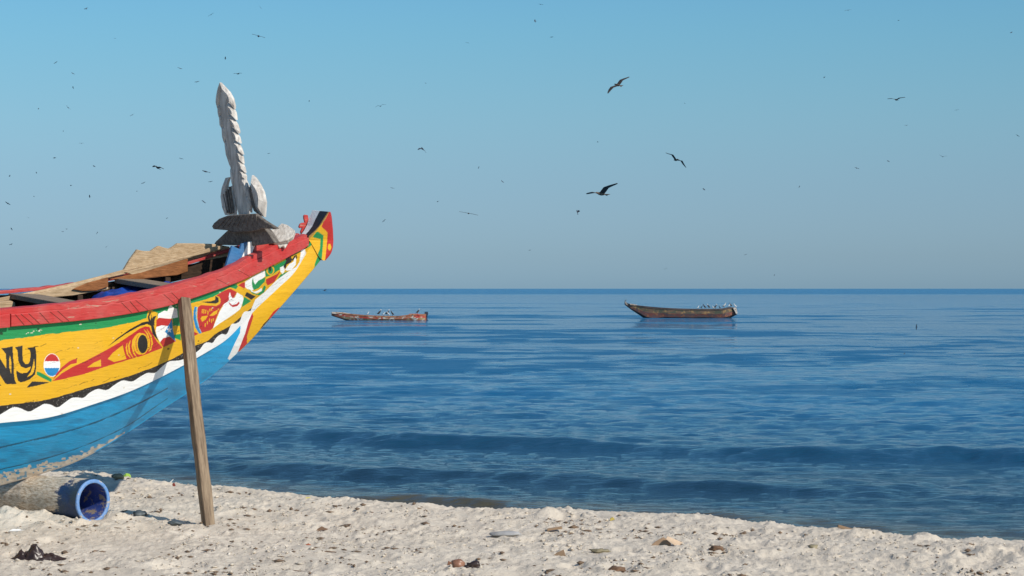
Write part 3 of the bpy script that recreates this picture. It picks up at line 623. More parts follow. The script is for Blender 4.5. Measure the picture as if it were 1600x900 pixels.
Z += bump_at(12, 818, .22, .11) + bump_at(70, 826, .14, .05) + bump_at(110, 752, .5, .05) + bump_at(60, 832, .2, .03)
# sand banked up round the pipe and the prop
def near_pipe(x, y):
    s = (x - pc[0]) * axp[0] + (y - pc[1]) * axp[1]; q_ = (x - pc[0]) * sd_[0] + (y - pc[1]) * sd_[1]; return s, q_
s_, q_ = near_pipe(GX, GY); inside = (s_ > -.12)
Z += np.where(inside, .055 * np.exp(-((np.abs(q_) - .20) / .09) ** 2) * (.4 + 1.2 * fbm(GX * 9, GY * 9, 72, 3)), 0)
Z += .012 * np.exp(-((GX - foot[0]) ** 2 + (GY - foot[1]) ** 2) / .12 ** 2) * (.5 + fbm(GX * 12, GY * 12, 73, 2))
sand = mesh('sand', np.stack([GX, GY, Z], -1).reshape(-1, 3), grid_faces(*GX.shape), M_SAND, None, True); tag(sand, kind='structure')
# wider beach behind, beside and under it (laid a little lower)
wx = np.linspace(-90, 90, 181); wy = np.linspace(-60, 90, 151); WX, WY = np.meshgrid(wx, wy)
WZ = sand_h(WX, WY, False) - .02; ins = (WX > -6.1) & (WX < 6.1) & (WY > 12.1) & (WY < 25); WZ = np.where(ins, WZ - .25, WZ)
beach = mesh('beach', np.stack([WX, WY, np.maximum(WZ, -4)], -1).reshape(-1, 3), grid_faces(*WX.shape), M_SAND, None, True); tag(beach, kind='structure')
def ground(x, y):
    i = int(np.clip(np.searchsorted(gy, y), 0, len(gy) - 1)); j = int(np.clip(np.searchsorted(gx, x), 0, len(gx) - 1)); return float(Z[i, j])
def place(px, py):
    p = on_z(px, py, 0)
    for _ in range(4): p = on_z(px, py, ground(p[0], p[1]))
    return p

# ------------------------------------------------------------------ sea
M_SEA, n, b = mat_new('sea water')
pos = n.nodes.new('ShaderNodeNewGeometry').outputs['Position']
def nmap(sc, rot=0):
    m = n.nodes.new('ShaderNodeMapping'); m.inputs['Scale'].default_value = sc; m.inputs['Rotation'].default_value = (0, 0, rot); n.links.new(pos, m.inputs[0]); return m.outputs[0]
at = n.nodes.new('ShaderNodeAttribute'); at.attribute_name = 'paint'
n.links.new(at.outputs['Color'], b.inputs['Base Color'])
rgh = n.nodes.new('ShaderNodeAttribute'); rgh.attribute_name = 'ruffle'; n.links.new(rgh.outputs['Fac'], b.inputs['Roughness']); b.inputs['IOR'].default_value = 1.333; b.inputs['Specular IOR Level'].default_value = .5
wa3 = n.nodes.new('ShaderNodeAttribute'); wa3.attribute_name = 'chop'
r1 = noise(n, nmap((1.9, 4.6, 1), .35), 1.5, 7, .62, .5); r2 = noise(n, nmap((.25, .9, 1), .25), .6, 6, .62, .3)
bb1 = n.nodes.new('ShaderNodeBump'); bb1.inputs['Strength'].default_value = 1; bb1.inputs['Distance'].default_value = .05; n.links.new(r1, bb1.inputs['Height'])
bb2 = n.nodes.new('ShaderNodeBump'); wa = n.nodes.new('ShaderNodeAttribute'); wa.attribute_name = 'wind'; n.links.new(wa.outputs['Fac'], bb2.inputs['Strength']); bb2.inputs['Distance'].default_value = .42; n.links.new(r2, bb2.inputs['Height']); n.links.new(bb1.outputs[0], bb2.inputs['Normal'])
r3 = noise(n, nmap((.018, .14, 1), .05), 1.0, 7, .66, .2); bb3 = n.nodes.new('ShaderNodeBump'); bb3.inputs['Distance'].default_value = 1.5; n.links.new(wa3.outputs['Fac'], bb3.inputs['Strength']); n.links.new(r3, bb3.inputs['Height']); n.links.new(bb2.outputs[0], bb3.inputs['Normal'])
n.links.new(bb3.outputs[0], b.inputs['Normal'])
inv = np.linspace(1 / 14.5, 1 / 420., 1000); Yr = np.r_[1 / inv, 480, 560, 680, 850, 1100, 1500, 2200, 3500, 6000, 9000.]
kk = np.r_[-30, -12, -6, -3, -1.5, -.8, -.5, np.linspace(-.36, .36, 620), .5, .8, 1.5, 3, 6, 12, 30]
SY = np.repeat(Yr[:, None], len(kk), 1); SX = SY * kk[None]
dY = np.gradient(Yr)[:, None]
SZ = np.zeros_like(SX)
rs = np.random.RandomState(5)
for i in range(70):
    lam = .28 * (22 ** rs.rand()); ang = rs.normal(0, .62) + (0.0 if lam < 1.5 else -.25); kx, ky = math.sin(ang) * 2 * math.pi / lam, math.cos(ang) * 2 * math.pi / lam
    amp = .0036 * lam ** .62 * rs.uniform(.5, 1.2) * (1.45 if lam < 1.1 else (1 if lam < 2.0 else .5)); ph = rs.rand() * 6.28
    f = np.clip(lam / (2.6 * dY) - .5, 0, 1); patch = .35 + 1.1 * fbm(SX / (lam * 7 + 3), SY / (lam * 7 + 3), 100 + i, 2)
    w_ = np.sin(kx * SX + ky * SY + ph + 1.3 * (vnoise(SX / (3 * lam), SY / (3 * lam), 200 + i) - .5) * 3)
    SZ += amp * f * patch * (w_ + .25 * w_ ** 2)
SZ *= np.clip((SY - 18) / 30., .55, 1)
dd = SX * .44 + SY * .898 + 3.2 * (fbm(SX / 7., SY / 6., 301, 6, .58) - .5)
for d0, A, w, sl in ((25.2, .05, .5, .7), (29.4, .115, .6, .8), (30.6, .05, .35, .7), (31.6, .03, .3, .7), (35.6, .17, .75, .8), (37.0, .07, .45, .7), (38.2, .04, .4, .7), (37.8, .05, .8, .7), (43.5, .05, 1.2, .7), (53, .07, 1.5, .7), (66, .08, 2, .7), (84, .08, 2.4, .7)):
    e = dd - d0; mod = .1 + 1.5 * fbm((SX * .9 - SY * .44) / 3.5, SX * 0 + d0, 310 + int(d0), 3)
    SZ += A * mod * np.where(e < 0, np.exp(-(e / (w * sl)) ** 2), np.exp(-(e / (w * 1.6)) ** 2))
e = dd - 25.3; SZ += .10 * np.exp(-((SX + 1.0) / 1.3) ** 2) * np.where(e < 0, np.exp(-(e / .25) ** 2), np.exp(-(e / .6) ** 2))
SZ *= np.clip(1 - (SY - 300) / 150., 0, 1); SZ[:, :7] *= 0; SZ[:, -7:] *= 0
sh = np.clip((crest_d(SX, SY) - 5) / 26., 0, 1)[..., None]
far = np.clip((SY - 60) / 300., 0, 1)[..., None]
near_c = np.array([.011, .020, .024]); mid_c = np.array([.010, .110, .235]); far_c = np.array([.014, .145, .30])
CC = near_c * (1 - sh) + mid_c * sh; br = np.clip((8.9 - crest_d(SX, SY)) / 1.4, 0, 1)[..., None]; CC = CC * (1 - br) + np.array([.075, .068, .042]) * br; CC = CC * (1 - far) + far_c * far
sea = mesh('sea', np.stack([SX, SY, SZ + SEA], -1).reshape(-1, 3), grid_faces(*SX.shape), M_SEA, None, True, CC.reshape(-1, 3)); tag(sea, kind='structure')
wind = .08 + .92 * np.clip((fbm(SX / 70., SY / 16., 401, 4) - .40) * 4, 0, 1) * np.clip((SY - 40) / 60., .25, 1); wind = np.where(SY > 650, .95, wind); wind = np.clip(wind, 0, 1)
chop = np.clip((SY - 45) / 120., 0, 1) ** .7
def lay(lx, ly, sd, o=3):
    w = np.clip(ly / (1.6 * dY) - .4, 0, 1); return w * (fbm(SX / lx, SY / ly, sd, o, .6) - .5)
st = .5 + .75 * lay(48, 15, 411, 4) + .9 * lay(7, 6, 421) + .7 * lay(12, 14, 451) + 1.1 * lay(2.2, 1.8, 431) * np.clip(SY / 50., .4, 1) + .8 * lay(1.0, .6, 441, 2)
st = np.clip((st - .53) / .17, 0, 1); ruf = .035 + .33 * st * np.clip((SY - 18) / 60., .10, 1); ruf = np.where(SY > 900, .25, ruf)
wat = sea.data.attributes.new('ruffle', 'FLOAT', 'POINT'); wat.data.foreach_set('value', ruf.ravel().astype(np.float32))
wat = sea.data.attributes.new('chop', 'FLOAT', 'POINT'); wat.data.foreach_set('value', chop.ravel().astype(np.float32))
wat = sea.data.attributes.new('wind', 'FLOAT', 'POINT'); wat.data.foreach_set('value', wind.ravel().astype(np.float32))

# ------------------------------------------------------------------ anchored boats far out
def far_mat(name, a, b2, c3, sc=2.2):
    m, n, b = mat_new(name); v = noise(n, coords(n, (1, 1, 2.5)), sc, 5, .65, .5); w = noise(n, coords(n, (1, 1, 1.2)), sc * 1.9, 3, .6)
    c = mixc(n, ramp(n, v, [(.44, 0.0), (.54, 1.0)]), a, b2); c = mixc(n, ramp(n, w, [(.56, 0.0), (.60, 1.0)]), c, c3)
    n.links.new(c, b.inputs['Base Color']); b.inputs['Roughness'].default_value = .7; return m
def ribbon(name, A, B, thick, mat, parent):
    A, B = np.array(A), np.array(B); n = len(A); o3 = np.array([0, thick, 0]); V = np.vstack([A, B, A + o3, B + o3])
    f = []
    for i in range(n - 1): f += [(i, i+1, n+i+1, n+i), (2*n+i, 3*n+i, 3*n+i+1, 2*n+i+1), (i, 2*n+i, 2*n+i+1, i+1), (n+i, n+i+1, 3*n+i+1, 3*n+i)]
    f += [(0, n, 3*n, 2*n), (n-1, 3*n-1, 4*n-1, 2*n-1)][:2]
    return mesh(name, V, f, mat, parent)
def far_pirogue(name, x0px, x1px, wl, topc, botc, beam, mats, label, xfine=40):
    """topc / botc: sheer and bottom in photo pixels; the boat lies broadside at the distance its waterline gives"""
    Yd = (H - SEA) * F / (wl - 450); mpp = Yd / F; cx = (x0px + x1px) / 2
    root = empty(name, (float((cx - 800) * mpp), float(Yd), SEA)); tag(root, label, 'boat', None)
    xs = np.linspace(x0px, x1px, xfine); X = (xs - cx) * mpp; zt = (wl - curve(topc)(xs)) * mpp; zb = (wl - curve(botc)(xs)) * mpp - .12
    q = (xs - x0px) / (x1px - x0px); hb = beam / 2 * np.clip(np.minimum(q * 2.6, (1 - q) * 6 + .35), 0.03, 1) ** .7
    rows = [(0, 1.0), (.14, 1.0), (.45, .95), (.8, .72), (1, .42)]
    for nm, r0, r1, m in (('rail', 0, 1, mats[0]), ('side_plank', 1, 2, mats[1]), ('side_plank', 2, 3, mats[2]), ('hull_log', 3, 4, mats[3])):
        for sg in (-1, 1):
            outw = .025 if nm == 'rail' else 0
            P0 = np.stack([X, sg * (hb * rows[r0][1] + outw), zt * (1 - rows[r0][0]) + zb * rows[r0][0]], 1); P1 = np.stack([X, sg * (hb * rows[r1][1] + outw), zt * (1 - rows[r1][0]) + zb * rows[r1][0]], 1)
            ribbon(nm, P0, P1, -sg * (.07 if nm == 'rail' else .03), m, root)
    zf = zb + .12 + .1 * (zt - zb); P = np.concatenate([np.stack([X, -hb * .8, zf], 1), np.stack([X, hb * .8, zf], 1)]); n_ = len(X)
    mesh('floor', P, [(i, i+1, n_+i+1, n_+i) for i in range(n_ - 1)], mats[3], root)
    e = n_ - 1; mesh('transom', [(X[e], -hb[e], zt[e]), (X[e], hb[e], zt[e]), (X[e], hb[e]*.5, zb[e]), (X[e], -hb[e]*.5, zb[e]), (X[e]+.05, -hb[e], zt[e]), (X[e]+.05, hb[e], zt[e]), (X[e]+.05, hb[e]*.5, zb[e]), (X[e]+.05, -hb[e]*.5, zb[e])],
         [(0,1,2,3),(7,6,5,4),(0,4,5,1),(1,5,6,2),(2,6,7,3),(3,7,4,0)], mats[1], root)
    for f_ in (.25, .42, .58, .74, .88):
        i = int(f_ * e); box_local('thwart', (X[i], 0, zt[i] - .09), (.16, 2 * hb[i] - .05, .05), mats[4], parent=root, bev=0)
    return root, Yd, mpp, cx
m_rust = far_mat('rust brown planks', (.32, .11, .05), (.42, .21, .11), (.12, .06, .04)); m_red = far_mat('faded red planks', (.45, .045, .03), (.40, .17, .09), (.60, .54, .44), 1.2)
m_och = far_mat('ochre and white planks', (.46, .31, .15), (.40, .12, .06), (.72, .68, .60), 1.5); m_dk = far_mat('dark wet planks', (.05, .035, .03), (.09, .06, .05), (.03, .025, .025))
m_wh = far_mat('worn white planks', (.6, .56, .5), (.5, .42, .34), (.3, .2, .14)); m_grn = far_mat('dark green brown planks', (.07, .08, .05), (.17, .10, .06), (.34, .20, .08), 1.6)
m_mix = far_mat('purple brown planks', (.27, .085, .065), (.18, .11, .10), (.42, .16, .08), 1.5)
b1, Y1, k1, c1 = far_pirogue('anchored_pirogue', 518, 665, 500.5, [(518,487.8),(530,488.5),(545,490),(570,492.3),(600,493.5),(630,493),(642,491.2),(650,491),(665,490.5)], [(518,491),(530,495),(543,499),(565,501),(600,501.5),(665,501.5)], 1.3,
    (m_rust, m_red, m_och, m_dk, m_rust), 'low reddish pirogue at anchor on the left, outboard motor at its stern')
b2, Y2, k2, c2 = far_pirogue('anchored_pirogue', 976, 1150, 496.5, [(976,471),(981,474),(990,476),(1010,478.5),(1040,481),(1070,482.3),(1100,482.6),(1130,482),(1144,480),(1150,482)], [(976,474),(985,481),(997,489),(1009,496.5),(1040,497),(1100,497),(1140,495),(1150,490)], 1.7,
    (m_dk, m_grn, m_mix, m_dk, m_rust), 'high bowed dark brown pirogue at anchor on the right with a row of seabirds')
def ppt(px, py, Yd, mpp, cx, wl, y=0): return ((px - cx) * mpp, y, (wl - py) * mpp)
# bow caps, motor and patches
def wedge(name, pts, y0, y1, mat, root, Yd, mpp, cx, wl):
    n_ = len(pts); P = [ppt(*p, Yd, mpp, cx, wl, y0) for p in pts] + [ppt(*p, Yd, mpp, cx, wl, y1) for p in pts]
    return mesh(name, P, [tuple(range(n_ - 1, -1, -1)), tuple(range(n_, 2*n_))] + [(i, (i+1) % n_, n_ + (i+1) % n_, n_ + i) for i in range(n_)], mat, root)
wedge('bow_cap', [(518.5,487.2),(535,487.8),(546,489.8),(546,491),(530,490.8),(519,489.8)], -.22, .22, m_wh, b1, Y1, k1, c1, 500.5)
wedge('engine_board', [(636,493),(641,490.2),(653,490.2),(656,492.8)], -.62, .62, m_red, b1, Y1, k1, c1, 500.5)
M_MOTOR = plain('outboard casing', (.03, .04, .06), .4)
mo = wedge('outboard_motor', [(663,488.5),(665,487),(668.5,487.4),(669,490),(668,493.5),(665.5,494),(664,491)], -.17, .17, M_MOTOR, b1, Y1, k1, c1, 500.5)
wedge('motor_leg', [(665.6,494),(668,493.5),(667.6,499),(669.5,500.5),(665.8,501.5)], -.06, .06, M_MOTOR, mo, Y1, k1, c1, 500.5)
wedge('bow_cap', [(976.5,471),(979,472.5),(983,476),(982,477.5),(977.5,475)], -.12, .12, m_wh, b2, Y2, k2, c2, 496.5)
wedge('bow_cap', [(984,474.3),(995,476),(995.5,477.6),(985,476.5)], -.34, .34, m_wh, b2, Y2, k2, c2, 496.5)
wedge('stern_cap', [(1144,481),(1149,480.5),(1151.5,489),(1149,490.5),(1147,486)], -.7, .7, m_wh, b2, Y2, k2, c2, 496.5)

# ------------------------------------------------------------------ birds
M_BDARK = plain('dark feathers', (.045, .035, .03), .8, .3, 8); M_BWHITE = plain('white feathers', (.62, .62, .60), .8, .1, 8); M_BBROWN = plain('brown feathers', (.12, .075, .045), .8, .3, 8)
M_BGREY = plain('grey feathers', (.035, .045, .065), .8, .2, 8); M_BEAK = plain('beak', (.35, .22, .05), .5, .1)
def loft(secs, k=8):
    """secs: list of (x, z, ry, rz); closed body along x"""
    V = [(secs[0][0], 0, secs[0][1])]; f = []
    for x, z, ry, rz in secs[1:-1]:
        for i in range(k): a = 2 * math.pi * i / k; V.append((x, ry * math.cos(a), z + rz * math.sin(a)))
    V.append((secs[-1][0], 0, secs[-1][1])); m = len(secs) - 2; L = len(V) - 1
    for i in range(k): f.append((0, 1 + (i+1) % k, 1 + i)); f.append((L, L - k + i, L - k + (i+1) % k))
    for r in range(m - 1):
        for i in range(k): a = 1 + r*k; f.append((a + i, a + (i+1) % k, a + k + (i+1) % k, a + k + i))
    return V, f
# perched seabird, about 0.5 m tall, facing +x
pv, pf = loft([(-.20, .14, 0, 0), (-.12, .18, .05, .05), (0, .24, .085, .09), (.09, .31, .07, .08), (.14, .37, .04, .05), (.17, .40, 0, 0)])
hv, hf = loft([(.08, .36, 0, 0), (.10, .40, .035, .045), (.14, .45, .045, .045), (.18, .455, .03, .03), (.21, .45, 0, 0)])
lv, lf = loft([(.21, .452, 0, 0), (.22, .45, .012, .012), (.27, .44, 0, 0)], 5)
def proto(name, v, f, m, smooth=True):
    me = bpy.data.meshes.new(name); me.from_pydata(v, [], f); me.update(); me.materials.append(m)
    if smooth: me.polygons.foreach_set('use_smooth', [True] * len(me.polygons))
    return me
PB = {}
for kname, mb, mh in (('dark', M_BDARK, M_BWHITE), ('white', M_BWHITE, M_BWHITE), ('black', M_BDARK, M_BDARK)):
    PB[kname] = (proto('body', pv, pf, mb), proto('head', hv, hf, mh), proto('bill', lv, lf, M_BEAK))
legv = [(x + dx, y + dy, z) for (x, y) in ((0, -.03), (0, .03)) for z in (0, .2) for dx, dy in ((-.008, -.008), (.008, -.008), (.008, .008), (-.008, .008))]
legf = [(b_ + a, b_ + (a+1) % 4, b_ + 4 + (a+1) % 4, b_ + 4 + a) for b_ in (0, 8) for a in range(4)]
LEG = proto('legs', legv, legf, M_BDARK, False)
def perched(kind, loc, rz, sc, label, group, parent=None):
    r = empty('perched_seabird', loc); r.rotation_euler = (0, 0, rz); r.scale = (sc * .85, sc * 1.1, sc * 1.0); tag(r, label, 'bird', group)
    for nm, me in zip(('body', 'head', 'bill'), PB[kind]):
        o = bpy.data.objects.new(nm, me); COL.objects.link(o); o.parent = r
    o = bpy.data.objects.new('legs', LEG); COL.objects.link(o); o.parent = r
    return r
sheer1 = curve([(518,487.8),(530,488.5),(545,490),(570,492.3),(600,493.5),(630,493),(642,491.2),(650,491),(665,490.5)])
sheer2 = curve([(976,471),(981,474),(990,476),(1010,478.5),(1040,481),(1070,482.3),(1100,482.6),(1130,482),(1144,480),(1150,482)])
lab1 = ['lone pale seabird low amidships, leftmost on the reddish pirogue', 'tall white headed seabird with dark body, second from left on the reddish pirogue', 'small white bird third from left on the reddish pirogue', 'white headed dark bird, largest of the middle cluster on the reddish pirogue',
        'small white bird right of the middle cluster on the reddish pirogue', 'all dark thin bird right of the cluster on the reddish pirogue', 'seabird near the stern motor of the reddish pirogue']
for (x, k_, s, yo), lb in zip([(575,'white',.7,-.3), (592,'dark',1.15,.3), (599.5,'white',.7,-.4), (604.7,'dark',1.15,.3), (607.5,'white',.8,-.4), (613,'black',.95,.3), (652.5,'dark',1.0,.3)], lab1):
    perched(k_, ((x - 800) * k1, Y1 + yo * .9, SEA + (500.5 - sheer1(x)) * k1 - .02), random.uniform(2.6, 3.6) if random.random() < .5 else random.uniform(-.4, .4), s, lb, 'seabirds on the reddish pirogue')
lab2 = ['black seabird standing on the raised bow tip of the dark pirogue', 'white seabird leftmost of the row on the dark pirogue, right half', 'black bird beside the leftmost white one on the dark pirogue', 'black bird standing higher in the dark pair on the dark pirogue',
        'white headed seabird just right of the black pair on the dark pirogue', 'small white seabird low near the middle of the row on the dark pirogue', 'dark bodied white headed bird at the middle of the row on the dark pirogue', 'low dark bird right of the row middle on the dark pirogue',
        'tall white seabird on the right part of the row on the dark pirogue', 'small white bird next to the tall white one on the dark pirogue', 'dark bird second from the stern of the dark pirogue', 'white seabird on the stern of the dark pirogue']
lab2s = .8
for (x, k_, s, yo), lb in zip([(977.3,'black',.7,0), (1090,'white',.85,-.5), (1096.5,'black',.85,.5), (1100.5,'black',1.2,-.5), (1108,'dark',1.25,.5), (1114,'white',.85,-.5), (1118.3,'dark',1.2,.5), (1124,'black',.8,-.5), (1132,'white',1.35,.5), (1138.5,'white',.9,-.5), (1142.5,'black',1.1,.4), (1149,'white',1.2,0)], lab2):
    perched(k_, ((x - 800) * k2, Y2 + yo * .8, SEA + (496.5 - sheer2(x)) * k2 - .02), random.uniform(2.6, 3.6) if random.random() < .5 else random.uniform(-.4, .4), s * lab2s, lb, 'seabirds on the dark pirogue')

# flying birds: body along +y (head), wings along x, span 2 units before scaling
fb_v, fb_f = loft([(-.34, 0, 0, 0), (-.22, 0, .05, .045), (-.05, 0, .085, .08), (.12, .01, .075, .07), (.24, .03, .045, .045), (.33, .035, .04, .035), (.38, .02, .012, .012), (.42, .0, 0, 0)])
fb_v = [(y, x, z) for x, y, z in fb_v]; fb_f = [tuple(reversed(f)) for f in fb_f]
def wing(sg, d1, d2, sweep=.12, chord=.38, fold=1.0):
    """inner panel rises d1, outer panel d2 (radians); a thin cambered solid with fingered tip"""
    pts = []; L1, L2 = .42 * fold, .58 * fold
    x1, z1_ = L1 * math.cos(d1), L1 * math.sin(d1); x2, z2_ = x1 + L2 * math.cos(d2), z1_ + L2 * math.sin(d2)
    st = [(0, 0, chord, 0), (x1 * .5, z1_ * .5, chord * 1.02, .03), (x1, z1_, chord * .98, .06), (x1 + (x2 - x1) * .45, z1_ + (z2_ - z1_) * .45, chord * .78, .02), (x1 + (x2 - x1) * .8, z1_ + (z2_ - z1_) * .8, chord * .5, -sweep * .5), (x2, z2_, chord * .16, -sweep)]
    V = []
    for x, z, c, s in st:
        x += .03
        V += [(sg * x, s + c * .45, z + .01), (sg * x, s + c * .1, z + .035), (sg * x, s - c * .55, z), (sg * x, s + c * .1, z + .012)]
    f = []
    for i in range(len(st) - 1):
        for j in range(4): f.append((i*4 + j, i*4 + (j+1) % 4, (i+1)*4 + (j+1) % 4, (i+1)*4 + j))
    f.append((3, 2, 1, 0)); f.append(tuple(len(V) - 4 + j for j in range(4)))
    if sg > 0: f = [tuple(reversed(q)) for q in f]
    return V, f
tl_v = [(-.03, -.28, .012), (.03, -.28, .012), (.11, -.56, 0), (0, -.50, .0), (-.11, -.56, 0)]; tl_v = tl_v + [(x, y, z - .014) for x, y, z in tl_v]
tl_f = [(0, 4, 3), (0, 3, 1), (1, 3, 2), (5, 8, 9), (5, 6, 8), (6, 7, 8), (0, 1, 6, 5), (1, 2, 7, 6), (2, 3, 8, 7), (3, 4, 9, 8), (4, 0, 5, 9)]
BODYM = {m.name: proto('body', fb_v, fb_f, m) for m in (M_BBROWN, M_BDARK, M_BGREY)}; TAILM = {m.name: proto('tail', tl_v, tl_f, m, False) for m in (M_BBROWN, M_BDARK, M_BGREY)}
WM = {}
def wmesh(sg, d1, d2, m, fold=1.0):
    k_ = (sg, d1, d2, m.name, fold)
    if k_ not in WM: WM[k_] = proto('wing', *wing(sg, d1, d2, fold=fold), m, False)
    return WM[k_]
def basis(W, Hd):
    """rotation from the wing line W and the heading Hd, both as (right, away, up)"""
    x = Vector(W).normalized(); y = Vector(Hd); y = (y - x * x.dot(y)).normalized(); z = x.cross(y)
    if z.z < 0: x = -x; z = x.cross(y)
    return Matrix((x, y, z)).transposed().to_euler()
def flyer(px, py, span_px, Yd, eul, wl, wr, label, group, mb=M_BBROWN, mw=M_BDARK, fold=1.0, name='flying_bird', cat='bird'):
    """span_px: wing span in photo pixels, Yd: distance; eul in degrees; wl, wr = (inner, outer) wing angles"""
    r = empty(name, tuple(at_depth(px, py, Yd))); r.rotation_euler = basis(*eul) if len(eul) == 2 else tuple(R_(a) for a in eul); s = span_px * 1.1 * Yd / F / 2; r.scale = (s,) * 3; tag(r, label, cat, group)
    for nm, me in (('body', BODYM[mb.name]), ('tail', TAILM[mb.name]), ('wing', wmesh(-1, R_(wl[0]), R_(wl[1]), mw, fold)), ('wing', wmesh(1, R_(wr[0]), R_(wr[1]), mw, fold))):
        o = bpy.data.objects.new(nm, me); COL.objects.link(o); o.parent = r
    return r
G = 'kites and seabirds in flight over the water'
# px, py, span, distance, euler(x,y,z), left wing, right wing, label
FLY = [
 (965,133,42,125,((.74,.33,.58),(-.8,.5,-.15)),(14,-10),(14,-10),'brown kite banking with long angled wings, highest large bird right of centre',M_BBROWN),
 (939,303,60,110,((.62,-.55,.28),(-.75,-.6,.0)),(22,0),(30,14),'large dark kite with one wing raised, just above right centre of the sky',M_BBROWN),
 (1056,250,40,120,((.80,.25,-.50),(-.6,.6,.2)),(26,-20),(26,-30),'kite in mid wingbeat with its wings angled down, right of the raised wing kite',M_BBROWN),
 (732,333.5,27,150,((.97,.1,-.17),(-.5,.8,.05)),(3,-3),(3,-6),'brown bird gliding level with flat wings, low above the horizon left of centre',M_BBROWN),
 (594.5,166,17,190,(-3,-14,8),(32,-22),(30,-20),'slim gull with bent wings shaped like a flat letter m',M_BGREY),
 (1400,156,27,150,((.8,-.5,-.1),(-.6,-.7,.05)),(30,12),(12,-4),'dark bird gliding, seen side on, high at the far right',M_BDARK),
 (1473,245,12,220,(0,6,5),(28,10),(26,8),'thin small bird with raised wings near the right edge of the picture',M_BGREY),
 (1325,16,11,220,(6,-10,12),(14,-14),(10,-10),'thin small bird near the top edge, right side of the sky',M_BDARK),
 (371,115.5,15,180,((.85,-.5,-.05),(-.6,-.7,.05)),(20,0),(10,0),'small dark bird just above the tip of the carved blade',M_BDARK),
 (246,262,17,150,((.8,-.3,-.35),(-.5,-.7,.3)),(30,0),(10,-30),'small fluttering bird left of the carved blade',M_BDARK),
 (404,56.5,17,130,((.92,.1,-.25),(-.2,.9,.1)),(4,-4),(4,-4),'dark blue grey bird seen edge on near the top, left of centre',M_BGREY),
 (660,232.5,14,130,((.8,.4,-.3),(-.6,.6,.4)),(-20,-40),(-20,-30),'compact dark bird alone left of the picture centre',M_BGREY),
 (902,331,8,120,(60,0,20),(50,60),(50,60),'tiny dark bird just below the raised wing kite',M_BGREY),
 (321,268,12,140,(12,-20,100),(20,10),(-10,-30),'small dark bird next to the carved blade, upper of two',M_BGREY),
 (318,315,8,140,(30,10,50),(10,10),(-10,-10),'tiny dark bird next to the carved blade, lower of two',M_BGREY),
 (507,454,7,160,(10,-10,40),(30,10),(30,10),'tiny dark bird on the horizon line right of the bow tip',M_BGREY),
 (1432,511,9,80,((.12,.3,1),(-.5,.8,.1)),(4,-4),(4,-4),'dark bird flying low over the sea at the right',M_BGREY),
 (1413,553,6,60,(10,-30,60),(20,0),(20,0),'tiny dark bird skimming the waves at the far right',M_BGREY),
 (730.5,67,7,240,(0,8,20),(14,-8),(14,-8),'very thin far bird high in the sky above the flat gliding bird',M_BDARK),
 (665,130,6,240,(0,0,60),(14,-8),(14,-8),'very thin far bird in the upper sky right of the m shaped gull',M_BDARK),
 (845,7,9,240,(0,6,30),(10,-8),(14,-8),'thin far bird at the top edge, centre of the picture',M_BGREY),
 (134,14,9,170,(20,-20,60),(24,0),(24,0),'small dark bird in the upper left corner of the sky',M_BGREY),
 (902+340*.0+1070-902,161.5,5,190,(20,10,70),(10,0),(10,0),'tiny bird up and right of the wingbeat kite',M_BGREY),
]
for f_ in FLY:
  big = (f_[0], f_[1]) in ((404, 56.5), (660, 232.5), (246, 262), (902, 331), (321, 268), (507, 454), (318, 315))
  flyer(f_[0], f_[1], f_[2] * (2.1 if big else 1), f_[3], f_[4], f_[5], f_[6], f_[7], G, mb=f_[8], mw=M_BGREY if f_[8] is M_BGREY else M_BDARK, fold=.5 if big else 1.0)
# far specks: birds too distant to show more than a dot
SPECK = [(106,168,6),(85,247,6),(147,260,6),(308,128,5),(281,107,5),(330,23,6),(407,12,4),(352,91,4),(114,115,4),(114,137,4),(87,98,4),(206,180,4),(127,224,4),(99,205,3),(12,318,5),(53,307,3),(140,307,4),(111,290,4),(224,286,4),(214,299,3),(283,248,4),(329,284,4),
 (18,358,4),(44,340,3),(152,364,4),(104,358,4),(98,362,4),(261,341,4),(17,382,4),(166,386,3),(57,270,3),(15,275,3),(483,158,3),(613,294,4),(684,315,5),(600,345,4),(748,262,3),(785,284,4),(934,222,4),(836,33,5),(862,58,3),(1288,121,5),(1404,32,4),(1339,263,5),(1495,172,4),(1580,51,4),(1590,212,4),(1388,252,4),(1416,196,3),(1100,296,4),(1249,292,3),(1165,398,3),(420,240,3),(828,391,3),(1040,420,3),(60,170,3),(180,60,3),(1210,430,3)]
for i, (x, y, s) in enumerate(SPECK):
    flyer(x, y, s * 1.75, 260 + 60 * math.sin(i * 2.1), (random.uniform(-40, 40), random.uniform(-40, 40), random.uniform(0, 360)), (20, 0), (15, -10), 'tiny far off bird, a faint dot in the sky', 'tiny distant birds dotting the sky', mb=M_BGREY, mw=M_BGREY, name='distant_bird')

# ------------------------------------------------------------------ things lying on the sand
def rock_like(name, px, py, size, mat, label, cat, seed=0, flat=.5, rz=0, sink=.3, rough=.35, seg=3):
    p = place(px, py); bm = bmesh.new(); bmesh.ops.create_icosphere(bm, subdivisions=seg, radius=1)
    rr = random.Random(seed); off_ = Vector((rr.random() * 50, rr.random() * 50, rr.random() * 50))
    from mathutils import noise as N
    for v in bm.verts:
        d = 1 + rough * N.noise(v.co * 1.3 + off_) + rough * .5 * N.noise(v.co * 3.1 + off_); v.co *= d; v.co.x *= size[0]; v.co.y *= size[1]; v.co.z *= size[2]
    me = bpy.data.meshes.new(name); bm.to_mesh(me); bm.free(); me.materials.append(mat); me.polygons.foreach_set('use_smooth', [True] * len(me.polygons))
    o = bpy.data.objects.new(name, me); COL.objects.link(o); o.location = (p[0], p[1], p[2] + size[2] * (1 - sink * 2)); o.rotation_euler = (0, 0, rz); return tag(o, label, cat)
